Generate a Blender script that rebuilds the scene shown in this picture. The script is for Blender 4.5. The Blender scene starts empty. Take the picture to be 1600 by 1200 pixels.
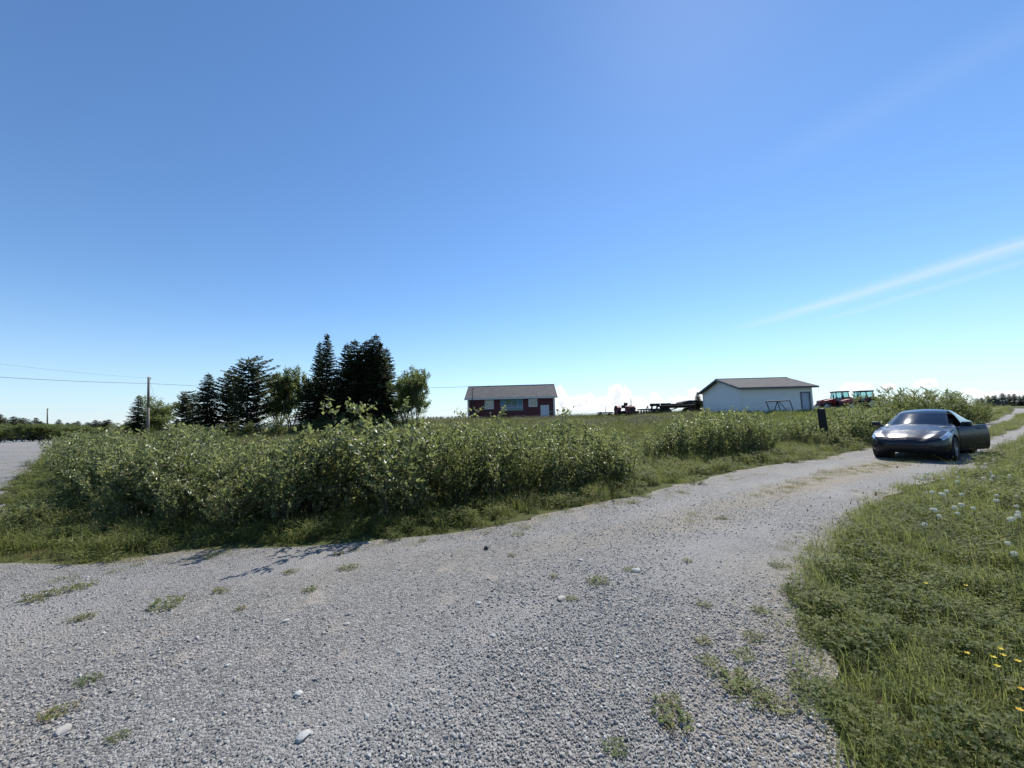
import bpy, bmesh, math, random
import numpy as np
from mathutils import Vector, Matrix, Euler

random.seed(7)
RNG = np.random.default_rng(11)
R = math.radians
scene = bpy.context.scene
COL = scene.collection

# ------------------------------------------------------------------ camera
F = 603.0                      # focal length in pixels of the 1600 px wide photograph
CAMH = 1.6
PITCH = math.atan(54 / F)
ROLL = R(-1.5)
CAMROT = (Matrix.Rotation(R(90) + PITCH, 3, 'X') @ Matrix.Rotation(ROLL, 3, 'Z'))
cam_d = bpy.data.cameras.new('camera')
cam = bpy.data.objects.new('camera', cam_d)
COL.objects.link(cam)
cam.matrix_world = Matrix.Translation((0, 0, CAMH)) @ CAMROT.to_4x4()
cam_d.sensor_fit = 'HORIZONTAL'
cam_d.sensor_width = 36.0
cam_d.lens = F / 1600 * 36
cam_d.clip_start = 0.05
cam_d.clip_end = 20000
scene.camera = cam


def pix(px, py):
    return CAMROT @ Vector(((px - 800) / F, (600 - py) / F, -1.0))


# ------------------------------------------------------------------ light
SUN = pix(1085, -60).normalized()
SUN_EL = math.asin(SUN.z)
SUN_AZ = math.atan2(SUN.x, SUN.y)      # clockwise from +Y
world = bpy.data.worlds.new('World')
scene.world = world
world.use_nodes = True
sun_d = bpy.data.lights.new('sun', 'SUN')
sun_d.energy = 4.6
sun_d.angle = R(0.53)
sun_d.color = (1.0, 0.95, 0.87)
sun = bpy.data.objects.new('sun', sun_d)
COL.objects.link(sun)
sun.location = SUN * 60
sun.rotation_euler = SUN.to_track_quat('Z', 'Y').to_euler()
scene.view_settings.view_transform = 'Standard'
scene.view_settings.look = 'None'
scene.view_settings.exposure = 0.5
scene.view_settings.gamma = 1.0
scene.view_settings.use_curve_mapping = False
scene.cycles.max_bounces = 6
scene.cycles.transparent_max_bounces = 8


class NT:
    """small helper to write node trees"""
    def __init__(s, tree):
        s.t = tree
        s.n = tree.nodes
        s.l = tree.links

    def new(s, kind, **kw):
        n = s.n.new(kind)
        for k, v in kw.items():
            setattr(n, k, v)
        return n

    def put(s, sock, v):
        if isinstance(v, bpy.types.NodeSocket):
            s.l.new(v, sock)
        else:
            sock.default_value = v

    def math(s, op, a, b=0.0, c=0.0, clamp=False):
        n = s.new('ShaderNodeMath', operation=op)
        n.use_clamp = clamp
        for i, v in enumerate((a, b, c)):
            s.put(n.inputs[i], v)
        return n.outputs[0]

    def mix(s, f, a, b):
        n = s.new('ShaderNodeMix', data_type='RGBA')
        s.put(n.inputs['Factor'], f)
        s.put(n.inputs[6], a if isinstance(a, bpy.types.NodeSocket) else (*a, 1))
        s.put(n.inputs[7], b if isinstance(b, bpy.types.NodeSocket) else (*b, 1))
        return n.outputs[2]

    def noise(s, vec, scale, detail=4.0, rough=0.55, dist=0.0):
        n = s.new('ShaderNodeTexNoise')
        if vec is not None:
            s.l.new(vec, n.inputs['Vector'])
        n.inputs['Scale'].default_value = scale
        n.inputs['Detail'].default_value = detail
        n.inputs['Roughness'].default_value = rough
        n.inputs['Distortion'].default_value = dist
        return n.outputs['Fac']

    def smooth(s, v, a, b):
        n = s.new('ShaderNodeMapRange', interpolation_type='SMOOTHSTEP')
        s.put(n.inputs[0], v)
        n.inputs[1].default_value = a
        n.inputs[2].default_value = b
        return n.outputs[0]


def build_world():
    w = NT(world.node_tree)
    w.n.clear()
    out = w.new('ShaderNodeOutputWorld')
    bg = w.new('ShaderNodeBackground')
    bg.inputs['Strength'].default_value = 0.100
    sky = w.new('ShaderNodeTexSky', sky_type='NISHITA')
    sky.sun_disc = False
    sky.sun_elevation = SUN_EL
    sky.sun_rotation = SUN_AZ
    sky.altitude = 0
    sky.air_density = 1.0
    sky.dust_density = 0.05
    sky.ozone_density = 2.0
    hs = w.new('ShaderNodeHueSaturation')
    hs.inputs['Saturation'].default_value = 1.1
    w.l.new(sky.outputs[0], hs.inputs['Color'])
    skyc = w.mix(1.0, hs.outputs[0], (0.90, 1.02, 1.14))
    skyc.node.blend_type = 'MULTIPLY'
    tc = w.new('ShaderNodeTexCoord')
    d = tc.outputs['Generated']
    sep = w.new('ShaderNodeSeparateXYZ')
    w.l.new(d, sep.inputs[0])
    X, Y, Z = sep.outputs
    az = w.math('ARCTAN2', X, Y)
    el = w.math('ARCSINE', Z)
    n1 = w.noise(d, 26, 7, 0.6)
    n2 = w.noise(d, 95, 5, 0.6)
    nz = w.math('ADD', w.math('MULTIPLY', w.math('SUBTRACT', n1, 0.5), 1.5),
                w.math('MULTIPLY', w.math('SUBTRACT', n2, 0.5), 0.9))
    # cumulus low over the horizon: (centre px, half width px, height px)
    puffs = [(965, 634, 62, 13), (968, 622, 19, 17), (905, 634, 34, 13), (916, 628, 16, 10), (1023, 626, 11, 10),
             (1062, 628, 17, 8), (1088, 626, 13, 15), (876, 632, 12, 22), (1340, 606, 24, 7),
             (1446, 602, 19, 8), (1388, 606, 11, 6), (1512, 614, 16, 6), (1560, 618, 40, 5),
             (1225, 636, 40, 9)]
    best = None
    for (px, py, hw, hh) in puffs:
        v = pix(px, py).normalized()
        a0 = math.atan2(v.x, v.y)
        e0 = math.asin(v.z)
        v2 = pix(px + hw, py).normalized()
        ra = abs(math.atan2(v2.x, v2.y) - a0) * 1.15
        v3 = pix(px, py - hh).normalized()
        re = abs(math.asin(v3.z) - e0) * 1.25
        da = w.math('DIVIDE', w.math('SUBTRACT', az, a0), ra)
        de = w.math('DIVIDE', w.math('SUBTRACT', el, e0), re)
        de = w.math('MAXIMUM', de, w.math('MULTIPLY', de, -2.2))     # flatter underside
        q = w.math('SUBTRACT', 1.0, w.math('SQRT', w.math('ADD', w.math('MULTIPLY', da, da),
                                                            w.math('MULTIPLY', de, de))))
        q = w.math('MAXIMUM', q, -1.5)
        best = q if best is None else w.math('SMOOTH_MAX', best, q, 0.15)
    cum = w.math('ADD', best, nz)
    m_cum = w.smooth(cum, -0.08, 0.25)
    # hazy bank of cloud lying on the whole horizon
    band = w.math('SUBTRACT', 1.0, w.math('DIVIDE', w.math('ABSOLUTE', w.math('SUBTRACT', el, 0.012)), 0.042))
    m_band = w.math('MULTIPLY', w.smooth(w.math('ADD', band, w.math('MULTIPLY', nz, 0.9)), 0.35, 1.3), 0.30)
    # cirrus streaks in a high plane
    zc = w.math('MAXIMUM', Z, 0.03)
    gx = w.math('DIVIDE', X, zc)
    gy = w.math('DIVIDE', Y, zc)
    cmb = w.new('ShaderNodeCombineXYZ')

    def plane(px, py):
        v = pix(px, py)
        return np.array([v.x / v.z, v.y / v.z])
    m_cir = None
    for (pa, pb, wd, stren) in (((1130, 522), (1600, 383), 0.19, 0.36), ((1250, 512), (1600, 408), 0.12, 0.15),
                                ((1180, 275), (1560, 70), 0.10, 0.05), ((1420, 598), (1600, 574), 0.5, 0.30)):
        A = plane(*pa)
        B = plane(*pb)
        t = (B - A) / np.linalg.norm(B - A)
        nrm = np.array([-t[1], t[0]])
        L = float(np.linalg.norm(B - A))
        s_ = w.math('ADD', w.math('MULTIPLY', gx, float(t[0])), w.math('MULTIPLY_ADD', gy, float(t[1]), float(-A @ t)))
        c_ = w.math('ADD', w.math('MULTIPLY', gx, float(nrm[0])), w.math('MULTIPLY_ADD', gy, float(nrm[1]), float(-A @ nrm)))
        cv = w.new('ShaderNodeCombineXYZ')
        w.put(cv.inputs[0], w.math('MULTIPLY', s_, 0.35))
        w.put(cv.inputs[1], w.math('MULTIPLY', c_, 3.0))
        cn = w.noise(cv.outputs[0], 1.6, 5, 0.6)
        c2 = w.math('ADD', c_, w.math('MULTIPLY', w.math('SUBTRACT', cn, 0.5), wd * 1.6))
        prof = w.math('POWER', w.math('SUBTRACT', 1.0, w.math('DIVIDE', w.math('ABSOLUTE', c2), wd * 1.7), clamp=True), 1.7)
        prof = w.math('MULTIPLY', prof, w.smooth(s_, -0.1, L * 0.55))
        prof = w.math('MULTIPLY', prof, w.math('MULTIPLY', w.math('MULTIPLY_ADD', cn, 0.8, 0.55), stren))
        m_cir = prof if m_cir is None else w.math('MAXIMUM', m_cir, prof)
    m_cir = w.math('MULTIPLY', m_cir, w.smooth(Z, 0.0, 0.06), clamp=True)
    shade = w.smooth(w.math('ADD', cum, w.math('MULTIPLY', w.math('SUBTRACT', n2, 0.5), 1.2)), 0.15, 1.1)
    ccol = w.mix(shade, (8.6, 8.6, 8.7), (6.2, 6.5, 7.0))
    c = w.mix(m_cir, skyc, (6.6, 6.9, 7.2))
    m_haze = w.math('MULTIPLY', w.math('POWER', w.math('SUBTRACT', 1.0, w.math('DIVIDE', w.math('ABSOLUTE', el), 0.30), clamp=True), 2.2), 0.65)
    c = w.mix(m_haze, c, (4.1, 5.4, 7.1))
    c = w.mix(m_band, c, (6.6, 7.0, 7.3))
    c = w.mix(m_cum, c, ccol)
    w.l.new(c, bg.inputs['Color'])
    w.l.new(bg.outputs[0], out.inputs[0])


build_world()

# ------------------------------------------------------------------ terrain shape
CP = np.array([
    (0, 0, 0), (3, 2, 0), (-4, 2, 0), (0, 4, 0), (-6, 6, 0), (2.4, 7.2, 0.0), (5.7, 9.8, .03), (9, 8, .06),
    (11.5, 11, .08), (13, 13.5, .1), (20, 17, .12), (30, 24, .15), (41, 31, .22), (60, 44, .35), (75, 52, .5),
    (6, 3, .04), (12, 6, .12), (25, 12, .25), (50, 25, .4), (90, 45, .7),
    (0, -10, 0), (-15, -5, 0), (15, -8, .1), (0, -60, -.5), (60, -40, .5), (-60, -40, -.5), (0, -120, -1), (120, -60, .5),
    (-120, -60, -1),
    (0, 8, .05), (-5, 9, .05), (-10, 12, .05), (0, 15, .3), (-10, 22, .25), (8, 18, .35), (16, 20, .3),
    (0, 30, .9), (0, 50, 1.35), (-20, 40, 1.0), (-40, 50, .5), (14.5, 48, 1.25), (25, 40, 1.4), (33, 42, 1.4), (18, 30, .8),
    (30, 31, .7), (43, 52, 1.5), (50, 40, .7), (60, 60, 1.5), (75, 62, 1.3), (100, 80, 1.4), (130, 100, 1.4),
    (-25, 30, .15), (-15, 13, 0), (-25, 21, 0), (-40, 34, 0), (-64, 55, 0), (-85, 75, -.3), (-100, 90, -.5), (-50, 53, .1),
    (-130, 110, -1), (-30, 5, 0), (-60, 25, -.1), (-110, 50, -.5), (-80, 0, -.3),
    (0, 75, 1.0), (0, 110, -1.5), (-20, 80, .4), (-35, 110, -2), (30, 80, 1.35), (30, 120, -.2), (80, 120, 1.2), (0, 160, -5),
    (60, 160, -1), (-60, 150, -3.5), (120, 150, 0)], float)


def _tps(r):
    return np.where(r > 1e-9, r * r * np.log(np.maximum(r, 1e-9)), 0.0)


_n = len(CP)
_K = _tps(np.linalg.norm(CP[:, None, :2] - CP[None, :, :2], axis=2)) + np.eye(_n) * 4.0
_P = np.c_[np.ones(_n), CP[:, :2]]
_A = np.zeros((_n + 3, _n + 3))
_A[:_n, :_n] = _K
_A[:_n, _n:] = _P
_A[_n:, :_n] = _P.T
_W = np.linalg.solve(_A, np.r_[CP[:, 2], 0, 0, 0])


def hts(xy):
    xy = np.asarray(xy, float).reshape(-1, 2)
    rad = np.linalg.norm(xy, axis=1)
    q = xy * np.minimum(1.0, 190.0 / np.maximum(rad, 1e-6))[:, None]
    out = np.empty(len(q))
    for i in range(0, len(q), 20000):
        s = q[i:i + 20000]
        r = np.linalg.norm(s[:, None, :] - CP[None, :, :2], axis=2)
        out[i:i + 20000] = _tps(r) @ _W[:_n] + _W[_n] + s @ _W[_n + 1:]
    t = np.clip((rad - 150) / 200, 0, 1)
    t = t * t * (3 - 2 * t)
    return out * (1 - t) + (-9.0) * t


def ht(x, y):
    return float(hts([(x, y)])[0])


def ground(px, py):
    """where the ray through a pixel meets the ground"""
    d = pix(px, py)
    z = 0.0
    for _ in range(30):
        t = (z - CAMH) / d.z
        x, y = d.x * t, d.y * t
        z = 0.5 * z + 0.5 * ht(x, y)
    return Vector((x, y, ht(x, y)))


def yh(px):
    return 654 - (px - 800) * math.tan(-ROLL)


def col(px, D, dz=0.0):
    """the ground point at depth D in the picture column px"""
    d = pix(px, yh(px))
    x = d.x / d.y * D
    return Vector((x, D, ht(x, D) + dz))


def zat(px, py, D):
    d = pix(px, py)
    return CAMH + d.z / d.y * D


# ------------------------------------------------------------------ materials
MATS = {}


def mat(name, color=(0.5, 0.5, 0.5), rough=0.6, metal=0.0, spec=0.5, noise=0.0, nscale=8.0, bump=0.0, bscale=30.0,
        coat=0.0, color2=None):
    m = bpy.data.materials.new(name)
    m.use_nodes = True
    t = NT(m.node_tree)
    p = t.n['Principled BSDF']
    p.inputs['Roughness'].default_value = rough
    p.inputs['Metallic'].default_value = metal
    p.inputs['Specular IOR Level'].default_value = spec
    p.inputs['Coat Weight'].default_value = coat
    p.inputs['Coat Roughness'].default_value = 0.04
    tc = t.new('ShaderNodeTexCoord')
    if noise > 0 or color2:
        f = t.smooth(t.noise(tc.outputs['Object'], nscale, 6, 0.62), 0.3, 0.72)
        c2 = color2 or tuple(c * (1 - noise) for c in color)
        t.l.new(t.mix(f, color, c2), p.inputs['Base Color'])
    else:
        p.inputs['Base Color'].default_value = (*color, 1)
    if bump > 0:
        b = t.new('ShaderNodeBump')
        b.inputs['Strength'].default_value = bump
        b.inputs['Distance'].default_value = 0.02
        t.l.new(t.noise(tc.outputs['Object'], bscale, 4), b.inputs['Height'])
        t.l.new(b.outputs[0], p.inputs['Normal'])
    MATS[name] = m
    return m


def leafmat(name, dark, light, trans=0.3, rough=0.42, spec=0.5, var=0.35):
    m = bpy.data.materials.new(name)
    m.use_nodes = True
    t = NT(m.node_tree)
    p = t.n['Principled BSDF']
    out = t.n['Material Output']
    at = t.new('ShaderNodeAttribute', attribute_name='tint')
    oi = t.new('ShaderNodeObjectInfo')
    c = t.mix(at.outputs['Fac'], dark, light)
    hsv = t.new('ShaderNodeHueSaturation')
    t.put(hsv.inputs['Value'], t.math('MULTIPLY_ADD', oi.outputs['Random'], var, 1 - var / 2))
    t.put(hsv.inputs['Hue'], t.math('MULTIPLY_ADD', oi.outputs['Random'], -0.045, 0.512))
    t.l.new(c, hsv.inputs['Color'])
    t.l.new(hsv.outputs[0], p.inputs['Base Color'])
    p.inputs['Roughness'].default_value = rough
    p.inputs['Specular IOR Level'].default_value = spec
    tr = t.new('ShaderNodeBsdfTranslucent')
    t.l.new(t.mix(0.5, hsv.outputs[0], (0.40, 0.46, 0.13)), tr.inputs['Color'])
    mx = t.new('ShaderNodeMixShader')
    mx.inputs[0].default_value = trans
    t.l.new(p.outputs[0], mx.inputs[1])
    t.l.new(tr.outputs[0], mx.inputs[2])
    t.l.new(mx.outputs[0], out.inputs[0])
    MATS[name] = m
    return m


def gravel_mat(name, strip=False, pale=0.0):
    m = bpy.data.materials.new(name)
    m.use_nodes = True
    t = NT(m.node_tree)
    p = t.n['Principled BSDF']
    geo = t.new('ShaderNodeNewGeometry')
    pos = geo.outputs['Position']

    def vor(scale):
        v = t.new('ShaderNodeTexVoronoi')
        v.inputs['Scale'].default_value = scale
        t.l.new(pos, v.inputs['Vector'])
        return v
    v1, v2 = vor(62), vor(130)
    def grey(v):
        s = t.new('ShaderNodeSeparateColor')
        t.l.new(v.outputs['Color'], s.inputs[0])
        return s.outputs[0]
    g = t.math('ADD', t.math('MULTIPLY', grey(v1), 0.6), t.math('MULTIPLY', grey(v2), 0.4))
    c = t.mix(t.smooth(g, 0.1, 0.95), (0.107 + pale, 0.104 + pale, 0.100 + pale), (0.338 + pale, 0.328 + pale, 0.310 + pale))
    big = t.noise(pos, 0.55, 5, 0.6)
    c = t.mix(t.math('MULTIPLY', t.smooth(big, 0.46, 0.68), 0.55), c, (0.29, 0.265, 0.225))       # dusty fines
    med = t.noise(pos, 2.3, 6, 0.65)
    c = t.mix(t.math('MULTIPLY', t.smooth(med, 0.53, 0.72), 0.55), c, (0.40, 0.35, 0.29))
    if pale:
        mp = t.new('ShaderNodeMapping')
        mp.inputs['Rotation'].default_value = (0, 0, math.atan2(-.69, -.72) * 0 + R(46))
        mp.inputs['Scale'].default_value = (.05, 1.6, 1)
        t.l.new(pos, mp.inputs['Vector'])
        c = t.mix(t.math('MULTIPLY', t.smooth(t.noise(mp.outputs[0], 1.0, 4, .6), .42, .66), .55), c, (0.15, 0.147, 0.142))
    if strip:
        tk = t.new('ShaderNodeAttribute', attribute_name='track')
        c = t.mix(t.math('MULTIPLY', tk.outputs['Fac'], t.math('MULTIPLY', t.smooth(big, .3, .6), .4)), c, (0.30, 0.30, 0.305))
        a = t.new('ShaderNodeAttribute', attribute_name='straw')
        f = t.math('MULTIPLY', a.outputs['Fac'], t.smooth(t.noise(pos, 3.2, 6, 0.7), 0.30, 0.54))
        fine = t.noise(pos, 60, 3, 0.6)
        c = t.mix(t.math('MULTIPLY', f, 0.92), c, t.mix(t.smooth(fine, .35, .65), (0.17, 0.14, 0.085), (0.40, 0.35, 0.26)))
    t.l.new(c, p.inputs['Base Color'])
    p.inputs['Roughness'].default_value = 0.8
    p.inputs['Specular IOR Level'].default_value = 0.3
    b = t.new('ShaderNodeBump')
    b.inputs['Strength'].default_value = 1.0
    b.inputs['Distance'].default_value = 0.012
    hgt = t.math('ADD', t.math('SUBTRACT', 1.0, v1.outputs['Distance']), t.math('MULTIPLY', t.math('SUBTRACT', 1.0, v2.outputs['Distance']), 0.5))
    hgt = t.math('ADD', hgt, t.math('MULTIPLY', grey(v1), 0.6))
    t.l.new(hgt, b.inputs['Height'])
    t.l.new(b.outputs[0], p.inputs['Normal'])
    MATS[name] = m
    return m


def stone_mat(name, lo, hi):
    m = bpy.data.materials.new(name)
    m.use_nodes = True
    t = NT(m.node_tree)
    p = t.n['Principled BSDF']
    oi = t.new('ShaderNodeObjectInfo')
    c = t.mix(oi.outputs['Random'], lo, hi)
    tc = t.new('ShaderNodeTexCoord')
    c = t.mix(t.math('MULTIPLY', t.smooth(t.noise(oi.outputs['Location'], .8, 5, .6), .46, .68), 0.6), c, (0.36, 0.315, 0.255))
    c = t.mix(t.math('MULTIPLY', t.smooth(t.noise(tc.outputs['Object'], 3.0, 5), .35, .7), 0.3), c, (0.13, 0.125, 0.12))
    t.l.new(c, p.inputs['Base Color'])
    p.inputs['Roughness'].default_value = 0.75
    MATS[name] = m
    return m


def ground_mat():
    m = bpy.data.materials.new('field_soil')
    m.use_nodes = True
    t = NT(m.node_tree)
    p = t.n['Principled BSDF']
    pos = t.new('ShaderNodeNewGeometry').outputs['Position']
    a = t.noise(pos, 0.18, 5, 0.6)
    b_ = t.noise(pos, 9.0, 6, 0.7)
    c = t.mix(t.smooth(a, .35, .65), (0.055, 0.075, 0.022), (0.095, 0.10, 0.035))
    c = t.mix(t.math('MULTIPLY', t.smooth(b_, .4, .7), .6), c, (0.05, 0.045, 0.025))
    t.l.new(c, p.inputs['Base Color'])
    p.inputs['Roughness'].default_value = 0.95
    p.inputs['Specular IOR Level'].default_value = 0.1
    bm_ = t.new('ShaderNodeBump')
    bm_.inputs['Strength'].default_value = 0.8
    bm_.inputs['Distance'].default_value = 0.05
    t.l.new(b_, bm_.inputs['Height'])
    t.l.new(bm_.outputs[0], p.inputs['Normal'])
    MATS['soil'] = m


def siding_mat(name, color, board=0.11, rough=0.55):
    m = bpy.data.materials.new(name)
    m.use_nodes = True
    t = NT(m.node_tree)
    p = t.n['Principled BSDF']
    tc = t.new('ShaderNodeTexCoord')
    sep = t.new('ShaderNodeSeparateXYZ')
    t.l.new(tc.outputs['Object'], sep.inputs[0])
    saw = t.math('FRACT', t.math('DIVIDE', sep.outputs[2], board))
    c = t.mix(t.math('MULTIPLY', t.noise(tc.outputs['Object'], 3.0, 5), 0.5), color, tuple(k * .72 for k in color))
    c = t.mix(t.math('MULTIPLY', t.smooth(saw, .93, 1.0), 0.5), c, tuple(k * .35 for k in color))
    t.l.new(c, p.inputs['Base Color'])
    p.inputs['Roughness'].default_value = rough
    b = t.new('ShaderNodeBump')
    b.inputs['Strength'].default_value = 0.6
    b.inputs['Distance'].default_value = 0.015
    t.l.new(t.math('SUBTRACT', 1.0, saw), b.inputs['Height'])
    t.l.new(b.outputs[0], p.inputs['Normal'])
    MATS[name] = m


def glass_mat(name, tint=(0.5, 0.55, 0.55), see=0.7, rough=0.03):
    m = bpy.data.materials.new(name)
    m.use_nodes = True
    t = NT(m.node_tree)
    out = t.n['Material Output']
    t.n.remove(t.n['Principled BSDF'])
    g = t.new('ShaderNodeBsdfGlossy')
    g.inputs['Roughness'].default_value = rough
    g.inputs['Color'].default_value = (1, 1, 1, 1)
    tr = t.new('ShaderNodeBsdfTransparent')
    tr.inputs['Color'].default_value = (*[c * see for c in tint], 1)
    fr = t.new('ShaderNodeFresnel')
    fr.inputs['IOR'].default_value = 1.55
    mx = t.new('ShaderNodeMixShader')
    t.put(mx.inputs[0], t.math('MULTIPLY_ADD', fr.outputs[0], 1.0, 0.03))
    t.l.new(tr.outputs[0], mx.inputs[1])
    t.l.new(g.outputs[0], mx.inputs[2])
    t.l.new(mx.outputs[0], out.inputs[0])
    MATS[name] = m


def carpaint():
    m = bpy.data.materials.new('car_paint')
    m.use_nodes = True
    t = NT(m.node_tree)
    p = t.n['Principled BSDF']
    tc = t.new('ShaderNodeTexCoord')
    dust = t.smooth(t.noise(tc.outputs['Object'], 5.0, 6, 0.65), 0.45, 0.8)
    c = t.mix(t.math('MULTIPLY', dust, 0.18), (0.007, 0.008, 0.015), (0.05, 0.048, 0.045))
    t.l.new(c, p.inputs['Base Color'])
    p.inputs['Metallic'].default_value = 0.0
    t.put(p.inputs['Roughness'], t.math('MULTIPLY_ADD', dust, 0.12, 0.26))
    p.inputs['Coat Weight'].default_value = 0.35
    p.inputs['Specular IOR Level'].default_value = 0.35
    p.inputs['Coat Roughness'].default_value = 0.05
    MATS['paint'] = m


gravel_mat('gravel_driveway', strip=True)
gravel_mat('gravel_road', pale=0.03)
stone_mat('stone', (0.165, 0.161, 0.154), (0.46, 0.447, 0.42))
stone_mat('rock_pale', (0.33, 0.33, 0.32), (0.42, 0.42, 0.41))
stone_mat('rock_dark', (0.03, 0.03, 0.035), (0.06, 0.06, 0.065))
ground_mat()
carpaint()
leafmat('shrub_leaf', (0.080, 0.100, 0.044), (0.240, 0.265, 0.130), 0.52, 0.40, 0.7, 0.5)
leafmat('alder_leaf', (0.045, 0.068, 0.022), (0.120, 0.145, 0.048), 0.48, 0.42, 0.55)
leafmat('spruce_needles', (0.014, 0.019, 0.010), (0.062, 0.074, 0.036), 0.14, 0.55, 0.3)
leafmat('broad_leaf', (0.055, 0.090, 0.026), (0.130, 0.175, 0.050), 0.48, 0.42, 0.5)
leafmat('verge_grass', (0.075, 0.095, 0.026), (0.220, 0.230, 0.070), 0.50, 0.45, 0.4)
leafmat('weed_leaf', (0.060, 0.076, 0.030), (0.165, 0.195, 0.065), 0.46, 0.58, 0.15)
leafmat('field_grass', (0.085, 0.092, 0.036), (0.20, 0.185, 0.09), 0.44, 0.5, 0.35, 0.5)
leafmat('lush_grass', (0.070, 0.110, 0.018), (0.140, 0.190, 0.035), 0.38, 0.45, 0.35)
leafmat('clover_leaf', (0.055, 0.085, 0.019), (0.170, 0.215, 0.050), 0.48, 0.55, 0.25)
leafmat('dry_grass', (0.17, 0.125, 0.06), (0.34, 0.27, 0.15), 0.25, 0.6, 0.2)
leafmat('seed_head', (0.16, 0.13, 0.08), (0.30, 0.25, 0.16), 0.45, 0.6, 0.2)
leafmat('pale_petal', (0.40, 0.31, 0.26), (0.58, 0.50, 0.44), 0.3, 0.6, 0.2)
leafmat('yellow_petal', (0.75, 0.58, 0.02), (0.8, 0.66, 0.03), 0.25, 0.5, 0.3, 0.1)
leafmat('dandelion_fluff', (0.72, 0.72, 0.70), (0.85, 0.85, 0.83), 0.35, 0.7, 0.2, 0.1)
mat('bark', (0.085, 0.07, 0.055), 0.9, noise=.5, nscale=14, spec=.2)
mat('grey_bark', (0.16, 0.15, 0.135), 0.9, noise=.45, nscale=14, spec=.2)
mat('pole_wood', (0.22, 0.19, 0.165), 0.9, noise=.4, nscale=5, spec=.2)
mat('black_post', (0.014, 0.012, 0.012), 0.75, noise=.4, nscale=9, bump=.6, bscale=25)
mat('wire', (0.04, 0.045, 0.055), 0.6)
siding_mat('red_siding', (0.105, 0.012, 0.016))
siding_mat('white_siding', (0.80, 0.80, 0.78), 0.2)
mat('shingle', (0.125, 0.122, 0.125), 0.9, noise=.42, nscale=2.2, bump=.5, bscale=18, spec=.2)
mat('white_trim', (0.70, 0.70, 0.69), 0.5, noise=.12, nscale=4)
mat('grey_trim', (0.10, 0.115, 0.14), 0.55, noise=.2)
mat('blue_door', (0.42, 0.47, 0.58), 0.45, noise=.15, nscale=3)
mat('white_door', (0.62, 0.66, 0.74), 0.4, noise=.1)
mat('curtain', (0.40, 0.42, 0.45), 0.9, noise=.2, nscale=6)
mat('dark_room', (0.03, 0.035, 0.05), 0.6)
mat('concrete', (0.32, 0.31, 0.29), 0.9, noise=.3)
glass_mat('window_glass', (0.75, 0.8, 0.85), 0.85)
glass_mat('car_glass', (0.30, 0.36, 0.42), 0.62, 0.07)
glass_mat('cab_glass', (0.62, 0.85, 0.85), 0.92)
mat('black_plastic', (0.012, 0.012, 0.013), 0.5)
mat('tyre_rubber', (0.018, 0.018, 0.019), 0.8, noise=.3)
mat('rim_metal', (0.30, 0.31, 0.33), 0.3, metal=.8)
mat('lamp_glass', (0.55, 0.57, 0.6), 0.08, metal=.5, coat=1)
mat('seat_cloth', (0.02, 0.02, 0.022), 0.7)
mat('tractor_red', (0.34, 0.02, 0.022), 0.4, noise=.35, nscale=3, coat=.3)
mat('faded_red', (0.28, 0.04, 0.035), 0.6, noise=.4, nscale=4)
mat('machine_dark', (0.022, 0.021, 0.022), 0.65, noise=.4, nscale=3)
mat('rust_steel', (0.055, 0.038, 0.032), 0.75, noise=.5, nscale=4)
mat('silver_metal', (0.5, 0.5, 0.5), 0.4, metal=.6, noise=.2)
mat('frame_steel', (0.03, 0.04, 0.06), 0.5, noise=.3)
mat('sign_white', (0.30, 0.35, 0.40), 0.45)
mat('sign_blue', (0.05, 0.14, 0.27), 0.45, color2=(0.10, 0.26, 0.30), nscale=1.4)
mat('sign_green', (0.07, 0.16, 0.06), 0.45, color2=(0.13, 0.20, 0.11), nscale=1.8)
mat('sign_ink', (0.02, 0.03, 0.07), 0.5)
mat('stem_green', (0.10, 0.13, 0.045), 0.6)


# ------------------------------------------------------------------ helpers
def nth(i):
    w = ('first second third fourth fifth sixth seventh eighth ninth tenth eleventh twelfth thirteenth fourteenth fifteenth sixteenth '
         'seventeenth eighteenth nineteenth twentieth').split()
    return w[i] if i < 20 else '%d%s' % (i + 1, {1: 'st', 2: 'nd', 3: 'rd'}.get((i + 1) % 10, 'th'))


def ordinal_labels(objs, text):
    """number look-alikes from the left of the picture"""
    for i, o in enumerate(sorted(objs, key=lambda o: o.location.x / max(.5, o.location.y))):
        o['label'] = text % nth(i)


def link(o):
    COL.objects.link(o)
    return o


def tag(o, label=None, cat=None, group=None, kind=None):
    if label:
        o['label'] = label
    if cat:
        o['category'] = cat
    if group:
        o['group'] = group
    if kind:
        o['kind'] = kind
    return o


def empty(name, loc, rz=0.0, label=None, cat=None, group=None):
    o = bpy.data.objects.new(name, None)
    o.empty_display_size = 0.3
    o.location = loc
    o.rotation_euler = (0, 0, rz)
    link(o)
    return tag(o, label, cat, group)


def raw(name, V, Fc, m=None, parent=None, smooth=False, tint=None, hidden=False):
    me = bpy.data.meshes.new(name)
    V = V.tolist() if isinstance(V, np.ndarray) else V
    Fc = Fc.tolist() if isinstance(Fc, np.ndarray) else Fc
    me.from_pydata(V, [], Fc)
    if smooth:
        me.polygons.foreach_set('use_smooth', [True] * len(me.polygons))
    if tint is not None:
        a = me.attributes.new('tint', 'FLOAT', 'POINT')
        a.data.foreach_set('value', np.asarray(tint, np.float32))
    for k in (m if isinstance(m, (list, tuple)) else [m]):
        if k:
            me.materials.append(MATS[k] if isinstance(k, str) else k)
    me.update()
    o = bpy.data.objects.new(name, me)
    if not hidden:
        link(o)
    if parent:
        o.parent = parent
    return o


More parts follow.
